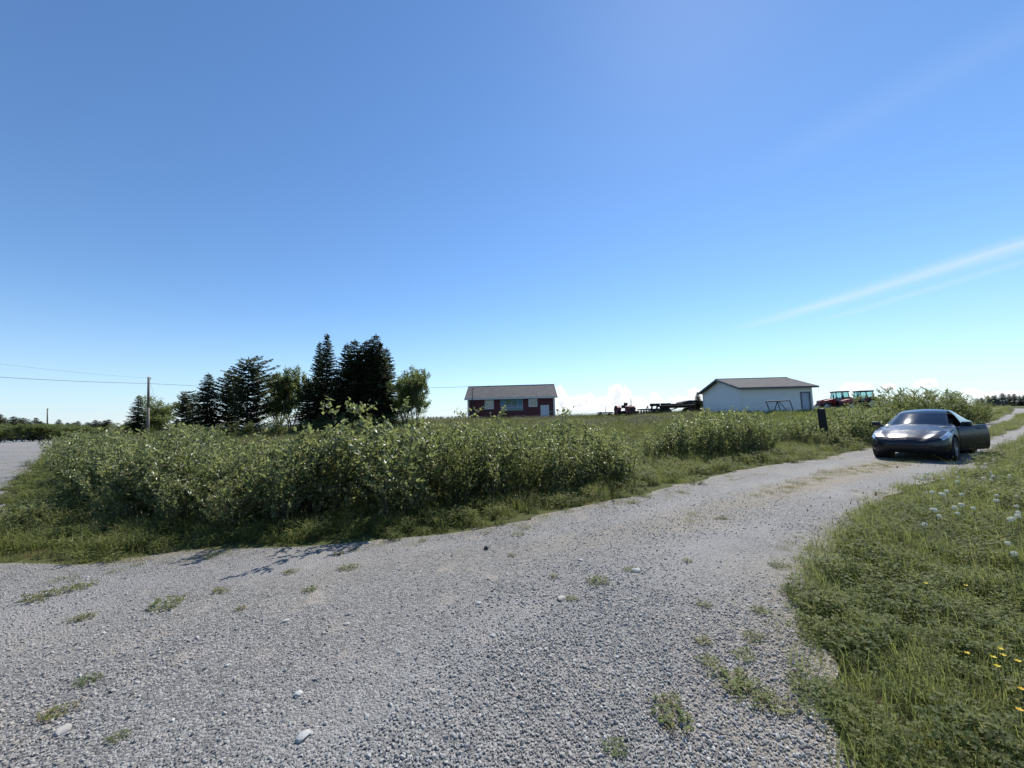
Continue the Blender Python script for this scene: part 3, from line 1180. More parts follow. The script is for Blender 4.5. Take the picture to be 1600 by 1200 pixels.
# ------------------------------------------------------------------ single plants and rocks on the gravel
def build_tufts():
    spots = [(64, 939, 1.7), (124, 922, 1.5), (124, 972, 1.1), (262, 950, 1.8), (345, 928, .9), (484, 926, .7), (454, 898, .8),
             (544, 892, 1.0), (375, 957, .6), (137, 1072, .8), (90, 1122, .9), (184, 1162, .6), (530, 869, .8), (934, 914, 1.3), (866, 905, .6),
             (984, 894, .7), (1074, 880, .6), (1100, 950, .7), (1177, 1004, 1.0), (1162, 1031, .8), (1140, 1070, 1.4), (1170, 1092, 1.4),
             (1046, 1126, 1.3), (960, 1179, .7), (1099, 1008, .6), (1106, 1040, .8), (1127, 813, 1.1), (894, 941, .6), (1050, 1107, .8),
             (1190, 960, .9), (1215, 1110, 1.0), (660, 848, .7), (800, 872, .5)]
    kinds = []
    for s in range(4):
        g = np.random.default_rng(300 + s)
        v1, f1, t1 = blades(64, .075, .012, .055, .0036, 1.4, 300 + s)
        v2, f2, t2 = clover(34, .075, 310 + s, .008, .006, .03)
        kinds.append((raw('blade', v1, f1, 'verge_grass' if s % 2 else 'dry_grass', hidden=True, tint=t1).data,
                      raw('leaf', v2, f2, 'clover_leaf', hidden=True, tint=t2).data))
    for i, (px, py, s) in enumerate(spots):
        p = ground(px, py)
        root = empty('weed_tuft', (p.x, p.y, p.z + .03), random.random() * 6, None, 'weed', 'weed tufts growing through the gravel')
        side = 'left part' if px < 500 else ('middle' if px < 1000 else 'right part')
        near = 'close to the camera' if py > 1020 else ('at middle distance' if py > 930 else 'near the shrubs' if px < 1000 else 'up the driveway')
        root['label'] = 'small low weed tuft in the gravel, %s from the left' % nth(sorted((q[0], q[1]) for q in spots).index((px, py)))
        root.scale = (s * random.uniform(1.0, 1.5), s * random.uniform(.9, 1.3), s * .8)
        a, b = kinds[i % 4]
        for nm, me in (('grass_blades', a), ('leaves', b)):
            o = link(bpy.data.objects.new(nm, me))
            o.parent = root
            o['kind'] = 'stuff'                   # blades too small to pick apart
    rocks = [(877, 941, .055, 'rock_pale', 'largest pale flat rock lying on the driveway gravel'),
             (465, 1092, .035, 'rock_pale', 'pale angular rock on the gravel above another near the bottom edge'),
             (474, 1159, .045, 'rock_pale', 'pale angular rock on the gravel nearest the bottom edge'),
             (760, 861, .045, 'rock_dark', 'dark pointed rock on the gravel in front of the shrubs'),
             (446, 975, .035, 'rock_pale', 'flat pale rock on the gravel left of the middle'),
             (542, 980, .028, 'rock_pale', 'small flat pale stone on the gravel left of the middle'),
             (99, 1149, .045, 'rock_pale', 'flat pale rock in the lower left corner of the gravel'),
             (994, 896, .055, 'rock_pale', 'pale rock beside a weed tuft on the driveway'),
             (907, 879, .035, 'rock_pale', 'small pale rock up the driveway past the largest rock'),
             (771, 999, .03, 'rock_pale', 'small pale stone in the middle of the foreground gravel'),
             (748, 947, .032, 'rock_pale', 'pale flat stone left of the largest pale rock')]
    for i, (px, py, r, m, lab) in enumerate(rocks):
        r *= .75
        p = ground(px, py)
        bm = bmesh.new()
        bmesh.ops.create_icosphere(bm, subdivisions=2, radius=1.0)
        g = np.random.default_rng(500 + i)
        ax = g.standard_normal((7, 3))
        ax /= np.linalg.norm(ax, axis=1)[:, None]
        lim = .55 + .35 * g.random(7)
        flat = .95 if 'pointed' in lab else .5
        for v in bm.verts:
            c = np.array(v.co)
            for a_, l_ in zip(ax, lim):                       # chip flat facets
                e = c @ a_ - l_
                if e > 0:
                    c = c - a_ * e
            v.co = Vector((c[0] * r * 1.25, c[1] * r, c[2] * r * flat))
        me = bpy.data.meshes.new('rock')
        bm.to_mesh(me)
        bm.free()
        me.materials.append(MATS[m])
        o = link(bpy.data.objects.new('rock', me))
        o.location = (p.x, p.y, p.z + .022 + r * flat * .35)
        o.rotation_euler = (0, 0, random.random() * 6)
        tag(o, lab, 'rock')


build_tufts()


def build_flowers():
    g = np.random.default_rng(77)
    # dandelion clock: fine rays ending in little tufts
    V, Fc = [], []
    N = 190
    for i in range(N):
        z = 1 - 2 * (i + .5) / N
        a = i * 2.39996
        d = Vector((math.sqrt(1 - z * z) * math.cos(a), math.sqrt(1 - z * z) * math.sin(a), z))
        s = d.orthogonal().normalized()
        u = d.cross(s)
        tip = d * .030
        b = len(V)
        V += [tuple(d * .005 + s * .0004), tuple(d * .005 - s * .0004), tuple(tip)]
        Fc.append((b, b + 1, b + 2))
        for k in range(4):
            t = k * 1.571 + a
            w_ = (s * math.cos(t) + u * math.sin(t))
            b = len(V)
            V += [tuple(tip - d * .004), tuple(tip + w_ * .006 + d * .003 + u * .0026), tuple(tip + w_ * .006 + d * .003 - u * .0026)]
            Fc.append((b, b + 1, b + 2))
    clock = raw('seed_head', V, Fc, 'dandelion_fluff', hidden=True, tint=g.random(len(V))).data
    mb = MB().path([(0, 0, -.05), (.006, 0, .5), (.0, .004, 1.0)], [.0035, .003, .0024], 5)
    stem = raw('stem', mb.v, mb.f, 'stem_green', hidden=True).data
    dand, yel = [], []
    heads_px = [(1540, 725), (1553, 718), (1549, 750), (1578, 743), (1496, 753), (1447, 770), (1469, 771), (1474, 773), (1557, 774), (1589, 775),
                (1491, 793), (1503, 789), (1497, 802), (1461, 797), (1467, 806), (1556, 782), (1588, 791), (1590, 806), (1576, 849), (1584, 865),
                (1551, 744), (1535, 731)] + [(random.uniform(1440, 1598), random.uniform(733, 832)) for _ in range(16)]
    for (px, py) in heads_px:
        h = .20 + .12 * random.random()
        d = pix(px, py)
        z = h
        for _ in range(12):
            t = (z - CAMH) / d.z
            z = ht(d.x * t, d.y * t) + h
        x, y = d.x * t, d.y * t
        r = empty('dandelion', (x, y, z - h), random.random() * 6, None,
                  'dandelion', 'dandelion clocks in the right verge')
        o = link(bpy.data.objects.new('stem', stem))
        o.parent = r
        o.scale = (1, 1, h)
        dand.append(r)
        o = link(bpy.data.objects.new('seed_head', clock))
        o.parent = r
        o.location = (0, .004, h)
        k = random.uniform(.62, .95)
        o.scale = (k, k, k * random.uniform(.8, 1))
    # buttercups
    V, Fc = [], []
    for k in range(5):
        a = k * 1.2566
        c, s = math.cos(a), math.sin(a)
        b = len(V)
        V += [(0, 0, 0), (.009 * c + .007 * s, .009 * s - .007 * c, .004), (.016 * c, .016 * s, .008), (.009 * c - .007 * s, .009 * s + .007 * c, .004)]
        Fc += [(b, b + 1, b + 2), (b, b + 2, b + 3)]
    pet = raw('petals', V, Fc, 'yellow_petal', hidden=True, tint=g.random(len(V))).data
    for (px, py) in [(1512, 1021), (1551, 1027), (1564, 1015), (1566, 1024), (1592, 1034), (1559, 1042), (1597, 1078), (1592, 1109), (1446, 912), (1509, 915)]:
        h = .19 + .05 * random.random()
        d = pix(px, py)
        z = h
        for _ in range(12):
            t = (z - CAMH) / d.z
            z = ht(d.x * t, d.y * t) + h
        x, y = d.x * t, d.y * t
        r = empty('yellow_flower', (x, y, z - h), random.random() * 6, None,
                  'flower', 'yellow flowers in the right verge')
        o = link(bpy.data.objects.new('stem', stem))
        o.parent = r
        o.scale = (.6, .6, h)
        o = link(bpy.data.objects.new('petals', pet))
        o.parent = r
        o.location = (0, .003, h)
        o.scale = (.9, .9, .9)
        yel.append(r)
    ordinal_labels(dand, 'white dandelion seed head, %s from the left in the right verge grass')
    ordinal_labels(yel, 'small yellow flower, %s from the left in the right verge grass')


build_flowers()


# ------------------------------------------------------------------ shrubs
def make_shrub(seed, h, spread, nst, nleaf, size=.05, leafm='shrub_leaf'):
    g = np.random.default_rng(seed)
    segs = []
    mb = MB()
    for s in range(nst):
        a = g.random() * 2 * np.pi
        rb = spread * .28 * math.sqrt(g.random())
        p = np.array([rb * math.cos(a), rb * math.sin(a), -.06])
        lean = (.12 + .5 * g.random()) * spread / h
        d = np.array([math.cos(a) * lean, math.sin(a) * lean, 1.0])
        H = h * (.62 + .42 * g.random())
        k = 6
        pts = [p]
        for i in range(k):
            d = d + np.array([g.normal(0, .12), g.normal(0, .12), 0])
            p = p + d / np.linalg.norm(d) * H / k
            pts.append(p)
        r0 = .007 + .007 * g.random()
        rad = [r0 * (1 - .8 * i / k) for i in range(k + 1)]
        mb.path(pts, rad, 4)
        for i in range(1, k + 1):
            if i >= 2:
                segs.append((pts[i - 1], pts[i], .6 + .25 * i / k))
            for q in range(3 if i > 1 else 1):
                b = g.random() * 2 * np.pi
                td = np.array([math.cos(b), math.sin(b), .35 + .7 * g.random()])
                td /= np.linalg.norm(td)
                L = h * (.12 + .17 * g.random()) * (1.15 - .5 * i / k)
                m_ = pts[i] * .5 + pts[i - 1] * .5
                e1 = m_ + td * L * .5
                e2 = e1 + (td + np.array([0, 0, .35])) * L * .45
                mb.path([m_, e1, e2], [rad[i] * .55, .0025, .0012], 3)
                segs.append((m_ + td * L * .2, e1, 1.0))
                segs.append((e1, e2, 1.3))
    A = np.array([s[0] for s in segs])
    B = np.array([s[1] for s in segs])
    w = np.array([s[2] for s in segs]) * np.linalg.norm(B - A, axis=1)
    k = g.choice(len(segs), nleaf, p=w / w.sum())
    t = g.random(nleaf)[:, None]
    c = A[k] * (1 - t) + B[k] * t + g.normal(0, .012, (nleaf, 3))
    ax = unit(unit(B[k] - A[k]) * .5 + g.normal(0, .65, (nleaf, 3)) + np.array([0, 0, .15]))
    nm = unit(g.normal(0, .6, (nleaf, 3)) + np.array([0, 0, .8]))
    ln = size * (.6 + .75 * g.random(nleaf))
    V, Fc = leaves(c, ax, nm, ln, ln * (.48 + .14 * g.random(nleaf)))
    tint = np.repeat(np.clip(g.normal(.45, .28, nleaf), 0, 1), 5)
    return (raw('stems', mb.v, mb.f, 'bark', hidden=True).data, raw('foliage', V, Fc, leafm, hidden=True, tint=tint).data)


SHRUBS = [make_shrub(100 + i, 1.65, .78, 10, 2050, .074) for i in range(6)]
ALDERS = [make_shrub(120 + i, 2.3, 1.0, 11, 4600, .062, 'alder_leaf') for i in range(3)]
LOWS = [make_shrub(140 + i, .8, .6, 10, 2600, .045) for i in range(3)]
SHOOT = make_shrub(160, 1.95, .4, 4, 620, .075)


def shrub(x, y, kind, scale, zs, label, group, name='shrub'):
    r = empty(name, (x, y, ht(x, y)), random.random() * 6.28, label, 'shrub', group)
    r.scale = (scale, scale, scale * zs)
    for nm, me in zip(('stems', 'foliage'), kind):
        o = link(bpy.data.objects.new(nm, me))
        o.parent = r
    return r


def front_line(pxs):
    return [ground(*p) for p in pxs]


def build_shrubs():
    # dense thicket along the driveway
    line = [np.array(ground(*p)[:2]) for p in [(225, 838), (330, 846), (470, 838), (640, 818), (760, 798), (870, 782), (1012, 752)]]
    d = np.r_[0, np.cumsum([np.linalg.norm(b - a) for a, b in zip(line[:-1], line[1:])])]
    rows = [(.35, .62, .92), (1.0, .7, 1.04), (1.75, .85, 1.06), (2.6, 1.1, .98)]
    for ri, (off, step, sc) in enumerate(rows):
        n = int(d[-1] / step)
        made = []
        for i in range(n + 1):
            if random.random() < .14:
                continue
            s = min(d[-1], (i + .35 * (random.random() - .5)) * step)
            q = np.array([np.interp(s, d, [l[0] for l in line]), np.interp(s, d, [l[1] for l in line])])
            q2 = np.array([np.interp(min(s + .3, d[-1]), d, [l[0] for l in line]), np.interp(min(s + .3, d[-1]), d, [l[1] for l in line])])
            t = q2 - q
            if np.linalg.norm(t) < 1e-4:
                t = line[-1] - line[-2]
            t /= np.linalg.norm(t)
            p = q + np.array([-t[1], t[0]]) * (off + .25 * (random.random() - .5)) + t * .1
            f = s / d[-1]
            size = sc * (.76 + .42 * random.random())
            size *= np.interp(f, [0, .12, .3, .45, .55, .66, 1.0], [.70, .82, .98, 1.08, 1.02, .88, .87])
            made.append(shrub(p[0], p[1], *((random.choice(SHRUBS), size) if random.random() < .8 else (random.choice(ALDERS), size * .72)), .95 + .15 * random.random(), None, 'shrubs of the thicket beside the driveway'))
        ordinal_labels(made, 'leafy green shrub, %s from the left in the ' + ('gravel edge', 'second', 'third', 'back')[ri] + ' row of the thicket')
    p = col(741, 8.8)
    shrub(p.x, p.y, SHOOT, 1.0, .98, 'single thin leafy shoot rising above the thicket in front of the red house', None, 'sapling')
    # low brush towards the road, left
    made = []
    for i in range(78):
        D = 6.5 + 16 * random.random() ** 1.5
        px = random.uniform(88, 345)
        lim = np.interp(px, [100, 200, 345], [9.3, 6.7, 6.0])
        if D < lim:
            D = lim + 2 * random.random()
        p = col(px, D)
        if on_gravel(np.array([[p.x, p.y]]))[0] or dist_gravel(np.array([[p.x, p.y]]))[0] < .8:
            continue
        made.append(shrub(p.x, p.y, random.choice(SHRUBS + LOWS[:1]), .74 + .3 * random.random(), .9 + .2 * random.random(),
                          None, 'brush between the road and the thicket'))
    ordinal_labels(made, 'low grey green shrub, %s from the left in the brush beside the road')
    made = []
    for i in range(16):
        px = random.uniform(20, 235)
        py = np.interp(px, [20, 110, 235], [800, 770, 800]) + random.uniform(-12, 40)
        p = ground(px, py)
        if on_gravel(np.array([[p.x, p.y]]))[0] or dist_gravel(np.array([[p.x, p.y]]))[0] < .35:
            continue
        made.append(shrub(p.x, p.y, random.choice(LOWS), .42 + .25 * random.random(), .8, None, 'low growth on the grassy corner by the road'))
    ordinal_labels(made, 'knee high weedy shrub, %s from the left on the grassy corner by the road')
    made = []
    # separate clump right of the gap
    for i, (px, D, s) in enumerate([(1035, 12.6, .8), (1062, 12.3, .98), (1090, 12.4, 1.02), (1118, 12.7, 1.05), (1146, 13.0, 1.05), (1172, 13.2, 1.0),
                                    (1193, 13.6, .85), (1075, 13.6, 1.05), (1105, 13.8, 1.1), (1135, 14.0, 1.1), (1165, 14.3, 1.05), (1010, 12.0, .6)]):
        p = col(px, D)
        made.append(shrub(p.x, p.y, SHRUBS[i % 5], s * .95, 1.0, None, 'shrub clump before the black post'))
    ordinal_labels(made, 'leafy shrub, %s from the left in the clump between thicket and black post')
    made = []
    # bushes around the post and up the driveway behind the car
    for i, (px, D, s) in enumerate([(1222, 15.6, .75), (1245, 15.4, .85), (1262, 16.2, .95), (1306, 15.9, .8), (1328, 16.0, .95), (1348, 16.4, 1.0),
                                    (1318, 17.2, 1.05), (1340, 17.6, 1.12), (1362, 17.6, 1.15), (1268, 14.7, .55), (1284, 14.6, .45), (1300, 14.9, .55)]):
        p = col(px, D)
        made.append(shrub(p.x, p.y, SHRUBS[(i + 2) % 5], s * .95, 1.0, None, 'shrubs around the black post'))
    ordinal_labels(made, 'leafy shrub, %s from the left of those around the black post')
    made = []
    for i, (px, D, s) in enumerate([(1375, 18.5, .95), (1390, 20.0, 1.08), (1405, 19.2, 1.08), (1418, 21.0, 1.15), (1432, 20.4, 1.0), (1446, 22.5, 1.12),
                                    (1458, 22.0, 1.0), (1470, 24.0, 1.15), (1482, 24.0, 1.0), (1494, 26.0, 1.08), (1506, 26.0, .95), (1518, 28.5, 1.0),
                                    (1528, 28.5, .8), (1538, 30.0, .75), (1398, 22.5, 1.2), (1440, 24.5, 1.2), (1484, 27.0, 1.1)]):
        p = col(px, D)
        made.append(shrub(p.x, p.y, ALDERS[i % 3], s, .95 + .12 * random.random(), None, 'alders behind the car', 'alder_bush'))
    ordinal_labels(made, 'tall bushy alder, %s from the left in the row behind the grey car')
    made = []
    for i in range(13):
        p = col(325 + i * 28 + random.uniform(-8, 8), random.uniform(33.0, 35.0))
        made.append(shrub(p.x, p.y, ALDERS[i % 3], .8 + .35 * random.random(), .75, None, 'understorey along the foot of the grove', 'alder_bush'))
    ordinal_labels(made, 'dark green bush, %s from the left along the foot of the spruce grove')
    # round bushes in front of the spruces
    for (px, D, s, lab) in [(290, 25, 1.0, 'rounded dense dark bush left of the spruces, before the utility pole'),
                            (432, 30, 1.15, 'rounded pale green bush in front of the wind swept spruce'),
                            (318, 26, .8, 'small dark bush beside the rounded bush left of the spruces')]:
        p = col(px, D)
        shrub(p.x, p.y, ALDERS[1], s, .82, lab, None, 'bush')


build_shrubs()


# ------------------------------------------------------------------ trees
def make_spruce(seed, H, Rad, shape='cone', dense=1.0):
    g = np.random.default_rng(seed)
    tr = MB()
    tr.path([(0, 0, -.2), (0, 0, H * .35), (.02, 0, H * .7), (0, 0, H)], [H * .015, H * .011, H * .006, .006], 7)
    C, AX, NM, LN, WD = [], [], [], [], []
    z = H * .07
    while z < H * .985:
        f = z / H
        if shape == 'cone':
            L = Rad * (1 - f) ** .78 * (1.0 if f > .22 else .6 + f * 1.8)
        elif shape == 'flat':
            L = Rad * (.62 + .45 * math.sin(f * 2.9)) * (1 - max(0, f - .8) * 2.2)
        else:                                                   # thin crowded forest spruce
            L = Rad * (1 - f) ** .62 * (.55 + .45 * min(1, f / .35))
        nb = max(4, int((8 if f < .85 else 6) * dense))
        a0 = g.random() * 6.28
        for b in range(nb):
            a = a0 + b * 6.283 / nb + g.normal(0, .22)
            l = L * (.62 + .5 * g.random()) + .06
            if shape == 'flat':
                l *= 1 + .35 * math.cos(a)
            if g.random() < .07:
                l *= .35
            zz = z + g.normal(0, .05)
            out = np.array([math.cos(a), math.sin(a), 0])
            tip_up = (.15 if f > .55 else -.12 - .2 * (1 - f)) if shape != 'flat' else .22
            n = max(3, int(l / .10))
            tr.tube((0, 0, zz), tuple(out * l * .9 + np.array([0, 0, zz + tip_up * l * .7])), .008 + .006 * l, .004, 3, cap=False)
            for k in range(n):
                u = (k + .6) / n
                p = out * l * u + np.array([0, 0, zz + tip_up * l * u + .10 * l * u * u])
                lw = (.10 + .20 * l * (1 - u) ** .7) * (.7 + .6 * g.random())
                for sgn in (-1, 1):
                    sd = np.array([-out[1], out[0], 0]) * sgn
                    d = out * (.75 + .3 * g.random()) + sd * (.75 + .3 * g.random()) + np.array([0, 0, g.normal(-.12, .22)])
                    C.append(p)
                    AX.append(d)
                    NM.append(np.array([g.normal(0, .4), g.normal(0, .4), 1]))
                    LN.append(max(.12, lw * 1.25))
                    WD.append(.10 + .07 * g.random())
            C.append(out * l * .86 + np.array([0, 0, zz + tip_up * l * .9]))
            AX.append(out + np.array([0, 0, .25]))
            NM.append(np.array([0, 0, 1.0]))
            LN.append(.16 + .08 * l)
            WD.append(.08)
        z += H * (.021 if shape != 'flat' else .042) * (.8 + .4 * g.random())
    for k in range(10):
        C.append(np.array([0, 0, H * (.96 + .004 * k)]))
        a = k * 2.4
        AX.append(np.array([math.cos(a) * .6, math.sin(a) * .6, 1.0]))
        NM.append(np.array([math.cos(a), math.sin(a), .3]))
        LN.append(.18)
        WD.append(.05)
    C, AX, NM = np.array(C), unit(np.array(AX)), unit(np.array(NM))
    V, Fc = leaves(C, AX, NM, np.array(LN), np.array(WD), .35)
    tint = np.repeat(g.random(len(C)), 5)
    return raw('trunk', tr.v, tr.f, 'grey_bark', hidden=True).data, raw('crown', V, Fc, 'spruce_needles', hidden=True, tint=tint).data


def make_broadleaf(seed, H, Rad, nleaf, size=.11):
    g = np.random.default_rng(seed)
    tr = MB()
    tips = []

    def grow(p, d, L, r, lev):
        pts = [p]
        for i in range(3):
            d = d + g.normal(0, .16, 3)
            d = d / np.linalg.norm(d)
            p = p + d * L / 3
            pts.append(p)
        tr.path(pts, [r, r * .85, r * .7, r * .55], 5)
        if lev <= 2:
            tips.extend([(pts[1], pts[2]), (pts[2], pts[3])] * (1 if lev else 2))
        if lev == 0:
            return
        for k in range(4 if lev > 1 else 5):
            a = g.random() * 6.283
            s = np.array([math.cos(a), math.sin(a), .25 + .4 * g.random()])
            nd = d * .55 + s * .75
            grow(pts[g.integers(1, 4)], nd / np.linalg.norm(nd), L * (.58 + .2 * g.random()), r * .5, lev - 1)
    for k in range(3):
        a = k * 2.1 + g.random()
        grow(np.array([.1 * math.cos(a), .1 * math.sin(a), -.1]), np.array([.28 * math.cos(a), .28 * math.sin(a), 1.0]), H * .36, .07, 3)
    A = np.array([t[0] for t in tips])
    B = np.array([t[1] for t in tips])
    k = g.integers(0, len(tips), nleaf)
    t = g.random(nleaf)[:, None]
    c = A[k] * (1 - t) + B[k] * t + g.normal(0, .07, (nleaf, 3))
    c[:, :2] *= Rad / np.percentile(np.abs(c[:, :2]), 97)
    sc = H / np.percentile(c[:, 2], 99)
    c[:, 2] *= sc
    ax = unit(g.normal(0, 1, (nleaf, 3)) + np.array([0, 0, -.1]))
    nm = unit(g.normal(0, .6, (nleaf, 3)) + np.array([0, 0, .8]))
    ln = size * (.6 + .8 * g.random(nleaf))
    V, Fc = leaves(c, ax, nm, ln, ln * .6)
    for i, v in enumerate(tr.v):
        q = Rad / max(.01, np.percentile(np.abs(A[:, :2]), 97))
        tr.v[i] = (v[0] * min(1, q), v[1] * min(1, q), v[2] * sc)
    return raw('trunk', tr.v, tr.f, 'grey_bark', hidden=True).data, raw('crown', V, Fc, 'broad_leaf', hidden=True, tint=np.repeat(np.clip(g.normal(.45, .3, nleaf), 0, 1), 5)).data


SPR = [make_spruce(201, 9.0, 1.75), make_spruce(202, 9.0, 2.1), make_spruce(203, 9.0, 1.6, 'thin', 1.15)]
FLAT = make_spruce(204, 6.5, 1.75, 'flat', 1.1)
BROAD = [make_broadleaf(211, 5.0, 1.7, 13000, .13), make_broadleaf(212, 4.2, 1.9, 11000, .13)]


def tree(px, D, top, kind, H0, wide, label, group=None, name='spruce_tree', rz=None):
    p = col(px, D)
    h = zat(px, top, D) - p.z
    s = h / H0
    r = empty(name, p, random.random() * 6.28 if rz is None else rz, label, 'tree', group)
    r.scale = (s * wide, s * wide, s)
    for nm, me in zip(('trunk', 'crown'), kind):
        o = link(bpy.data.objects.new(nm, me))
        o.parent = r
    return r


def build_trees():
    g1 = 'spruces of the grove'
    tree(509, 38, 522, SPR[0], 9, 1.15, 'tall pointed spruce standing apart at the left of the dense grove', g1)
    tree(497, 39.5, 535, SPR[0], 9, 1.0, 'slimmer spruce close behind the left tall pointed spruce', g1)
    tree(541, 38.5, 536, SPR[1], 9, 1.2, 'leftmost spruce of the dense dark grove', g1)
    tree(553, 37.5, 531, SPR[2], 9, 1.4, 'second spruce from the left of the dense dark grove', g1)
    tree(565, 39.5, 537, SPR[1], 9, 1.1, 'third spruce from the left of the dense dark grove', g1)
    tree(572, 37.8, 532, SPR[2], 9, 1.4, 'spruce in the middle of the dense dark grove', g1)
    tree(580, 40, 528, SPR[2], 9, 1.15, 'spruce with thin spire right of the middle of the grove', g1)
    tree(587, 38.2, 522, SPR[2], 9, 1.15, 'tallest spruce of the dense grove with a thin spire', g1)
    tree(594, 37.4, 535, SPR[0], 9, 1.3, 'spruce right of the tallest one in the grove', g1)
    tree(604, 38.6, 543, SPR[1], 9, 1.2, 'rightmost spruce of the grove beside the leafy tree', g1)
    tree(480, 36.5, 590, SPR[1], 9, 1.5, 'low broad dark spruce at the foot of the tall pointed spruce', g1)
    tree(525, 36.8, 575, SPR[1], 9, 1.4, 'short bushy spruce filling the gap left of the dense grove', g1)
    tree(385, 37, 559, FLAT, 6.5, 1.0, 'wind swept flat topped spruce with layered spreading branches', None, 'spruce_tree', 0.2)
    tree(362, 39, 580, FLAT, 6.5, .95, 'lower spreading spruce on the left of the wind swept spruce', None, 'spruce_tree', 2.8)
    tree(322, 38, 583, SPR[1], 9, 1.5, 'conical dark spruce left of the wind swept spruce', None)
    tree(288, 40, 611, FLAT, 6.5, .95, 'small flat topped dark spruce left of the conical spruce', None, 'spruce_tree', 1.0)
    tree(214, 58, 618, SPR[0], 9, 1.7, 'small conical spruce beside the utility pole', None)
    tree(455, 40, 579, BROAD[0], 5.0, .95, 'bright green leafy tree between the wind swept spruce and the tall spruce', None, 'leafy_tree')
    tree(435, 41, 590, BROAD[1], 4.2, .7, 'smaller green leafy tree beside the wind swept spruce', None, 'leafy_tree')
    tree(649, 36, 578, BROAD[0], 5.0, .95, 'bright green leafy tree at the right end of the grove', None, 'leafy_tree')
    tree(632, 37, 592, BROAD[1], 4.2, .8, 'shaded leafy tree between the grove and the right leafy tree', None, 'leafy_tree')
    tree(252, 60, 623, BROAD[1], 4.2, 1.1, 'rounded yellow green leafy tree right of the utility pole', None, 'leafy_tree')
    tree(1092, 50, 612, SPR[1], 9, 1.4, 'small spruce at the left corner of the white shed', None)
    sets = {}
    for i in range(46):                                           # wood beyond the road
        px = -60 + i * 8.0 + random.uniform(-4, 4)
        k = random.choice([0, 1, 1, 3, 4])
        top = np.interp(px, [-60, 0, 20, 60, 230], [640, 647, 651, 656, 657]) + random.uniform(-3, 6)
        D = random.uniform(78, 100)
        gr = 'trees of the wood beyond the road'
        if k < 2:
            sets.setdefault('dark conical spruce, %s from the left in the wood beyond the road', []).append(tree(px, D, top, SPR[k], 9, 2.5, None, gr))
        elif k == 3:
            sets.setdefault('spreading dark spruce, %s from the left in the wood beyond the road', []).append(tree(px, D, top + 3, FLAT, 6.5, 1.3, None, gr))
        else:
            sets.setdefault('tall leafy green tree, %s from the left in the wood beyond the road', []).append(
                tree(px, D - 6, top + 8, BROAD[1], 4.2, 1.5, None, gr, 'leafy_tree'))
    for i in range(22):
        px = -40 + i * 13 + random.uniform(-5, 5)
        sets.setdefault('low leafy tree, %s from the left along the front of the far wood', []).append(
            tree(px, random.uniform(66, 74), random.uniform(663, 671), BROAD[i % 2], 5.0 if i % 2 == 0 else 4.2, 1.6, None, 'front edge of the wood beyond the road', 'leafy_tree'))
    for i in range(17):                                           # far right
        px = 1528 + i * 8 + random.uniform(-3, 3)
        sets.setdefault('dark spruce, %s from the left in the far wood at the right edge', []).append(
            tree(px, random.uniform(104, 116), np.interp(px, [1528, 1560, 1660], [621, 614, 617]) + random.uniform(-2, 3), SPR[i % 2], 9, 2.0, None,
                 'spruces of the far wood on the right'))
    for text, objs in sets.items():
        ordinal_labels(objs, text)
    # a sliver of wooded shore far beyond the field, left of the house
    shore = []
    V, Fc = [], []
    for j in range(5):                            # low point of land the far trees stand on
        for i in range(24):
            a, e = i * 2 * math.pi / 24, j / 4
            k = (1 - e * .75) * (1 + .12 * math.sin(3 * a))
            V.append((-60 + 34 * k * math.cos(a), 330 + 10 * k * math.sin(a), -7 + 2.2 * math.sin(e * 1.57)))
    for j in range(4):
        Fc += [(j * 24 + i, j * 24 + (i + 1) % 24, (j + 1) * 24 + (i + 1) % 24, (j + 1) * 24 + i) for i in range(24)]
    Fc.append(tuple(range(96, 120)))
    raw('terrain', V, Fc, 'soil', None, True)['kind'] = 'structure'
    for i in range(14):
        px = 662 + i * 5 + random.uniform(-2, 2)
        d = pix(px, 652)
        D = 330.0
        x = d.x / d.y * D
        zt = zat(px, 650.5 + random.uniform(-.6, .8), D)
        zb = -5.4
        r = empty('spruce_tree', (x, D, zb), random.random() * 6, None, 'tree', 'spruces of the distant shore')
        s = (zt - zb) / 9
        shore.append(r)
        r.scale = (s * 1.5, s * 1.5, s)
        for nm, me in zip(('trunk', 'crown'), SPR[1]):
            o = link(bpy.data.objects.new(nm, me))
            o.parent = r

    ordinal_labels(shore, 'tiny far spruce, %s from the left on the distant shore left of the red house')


build_trees()


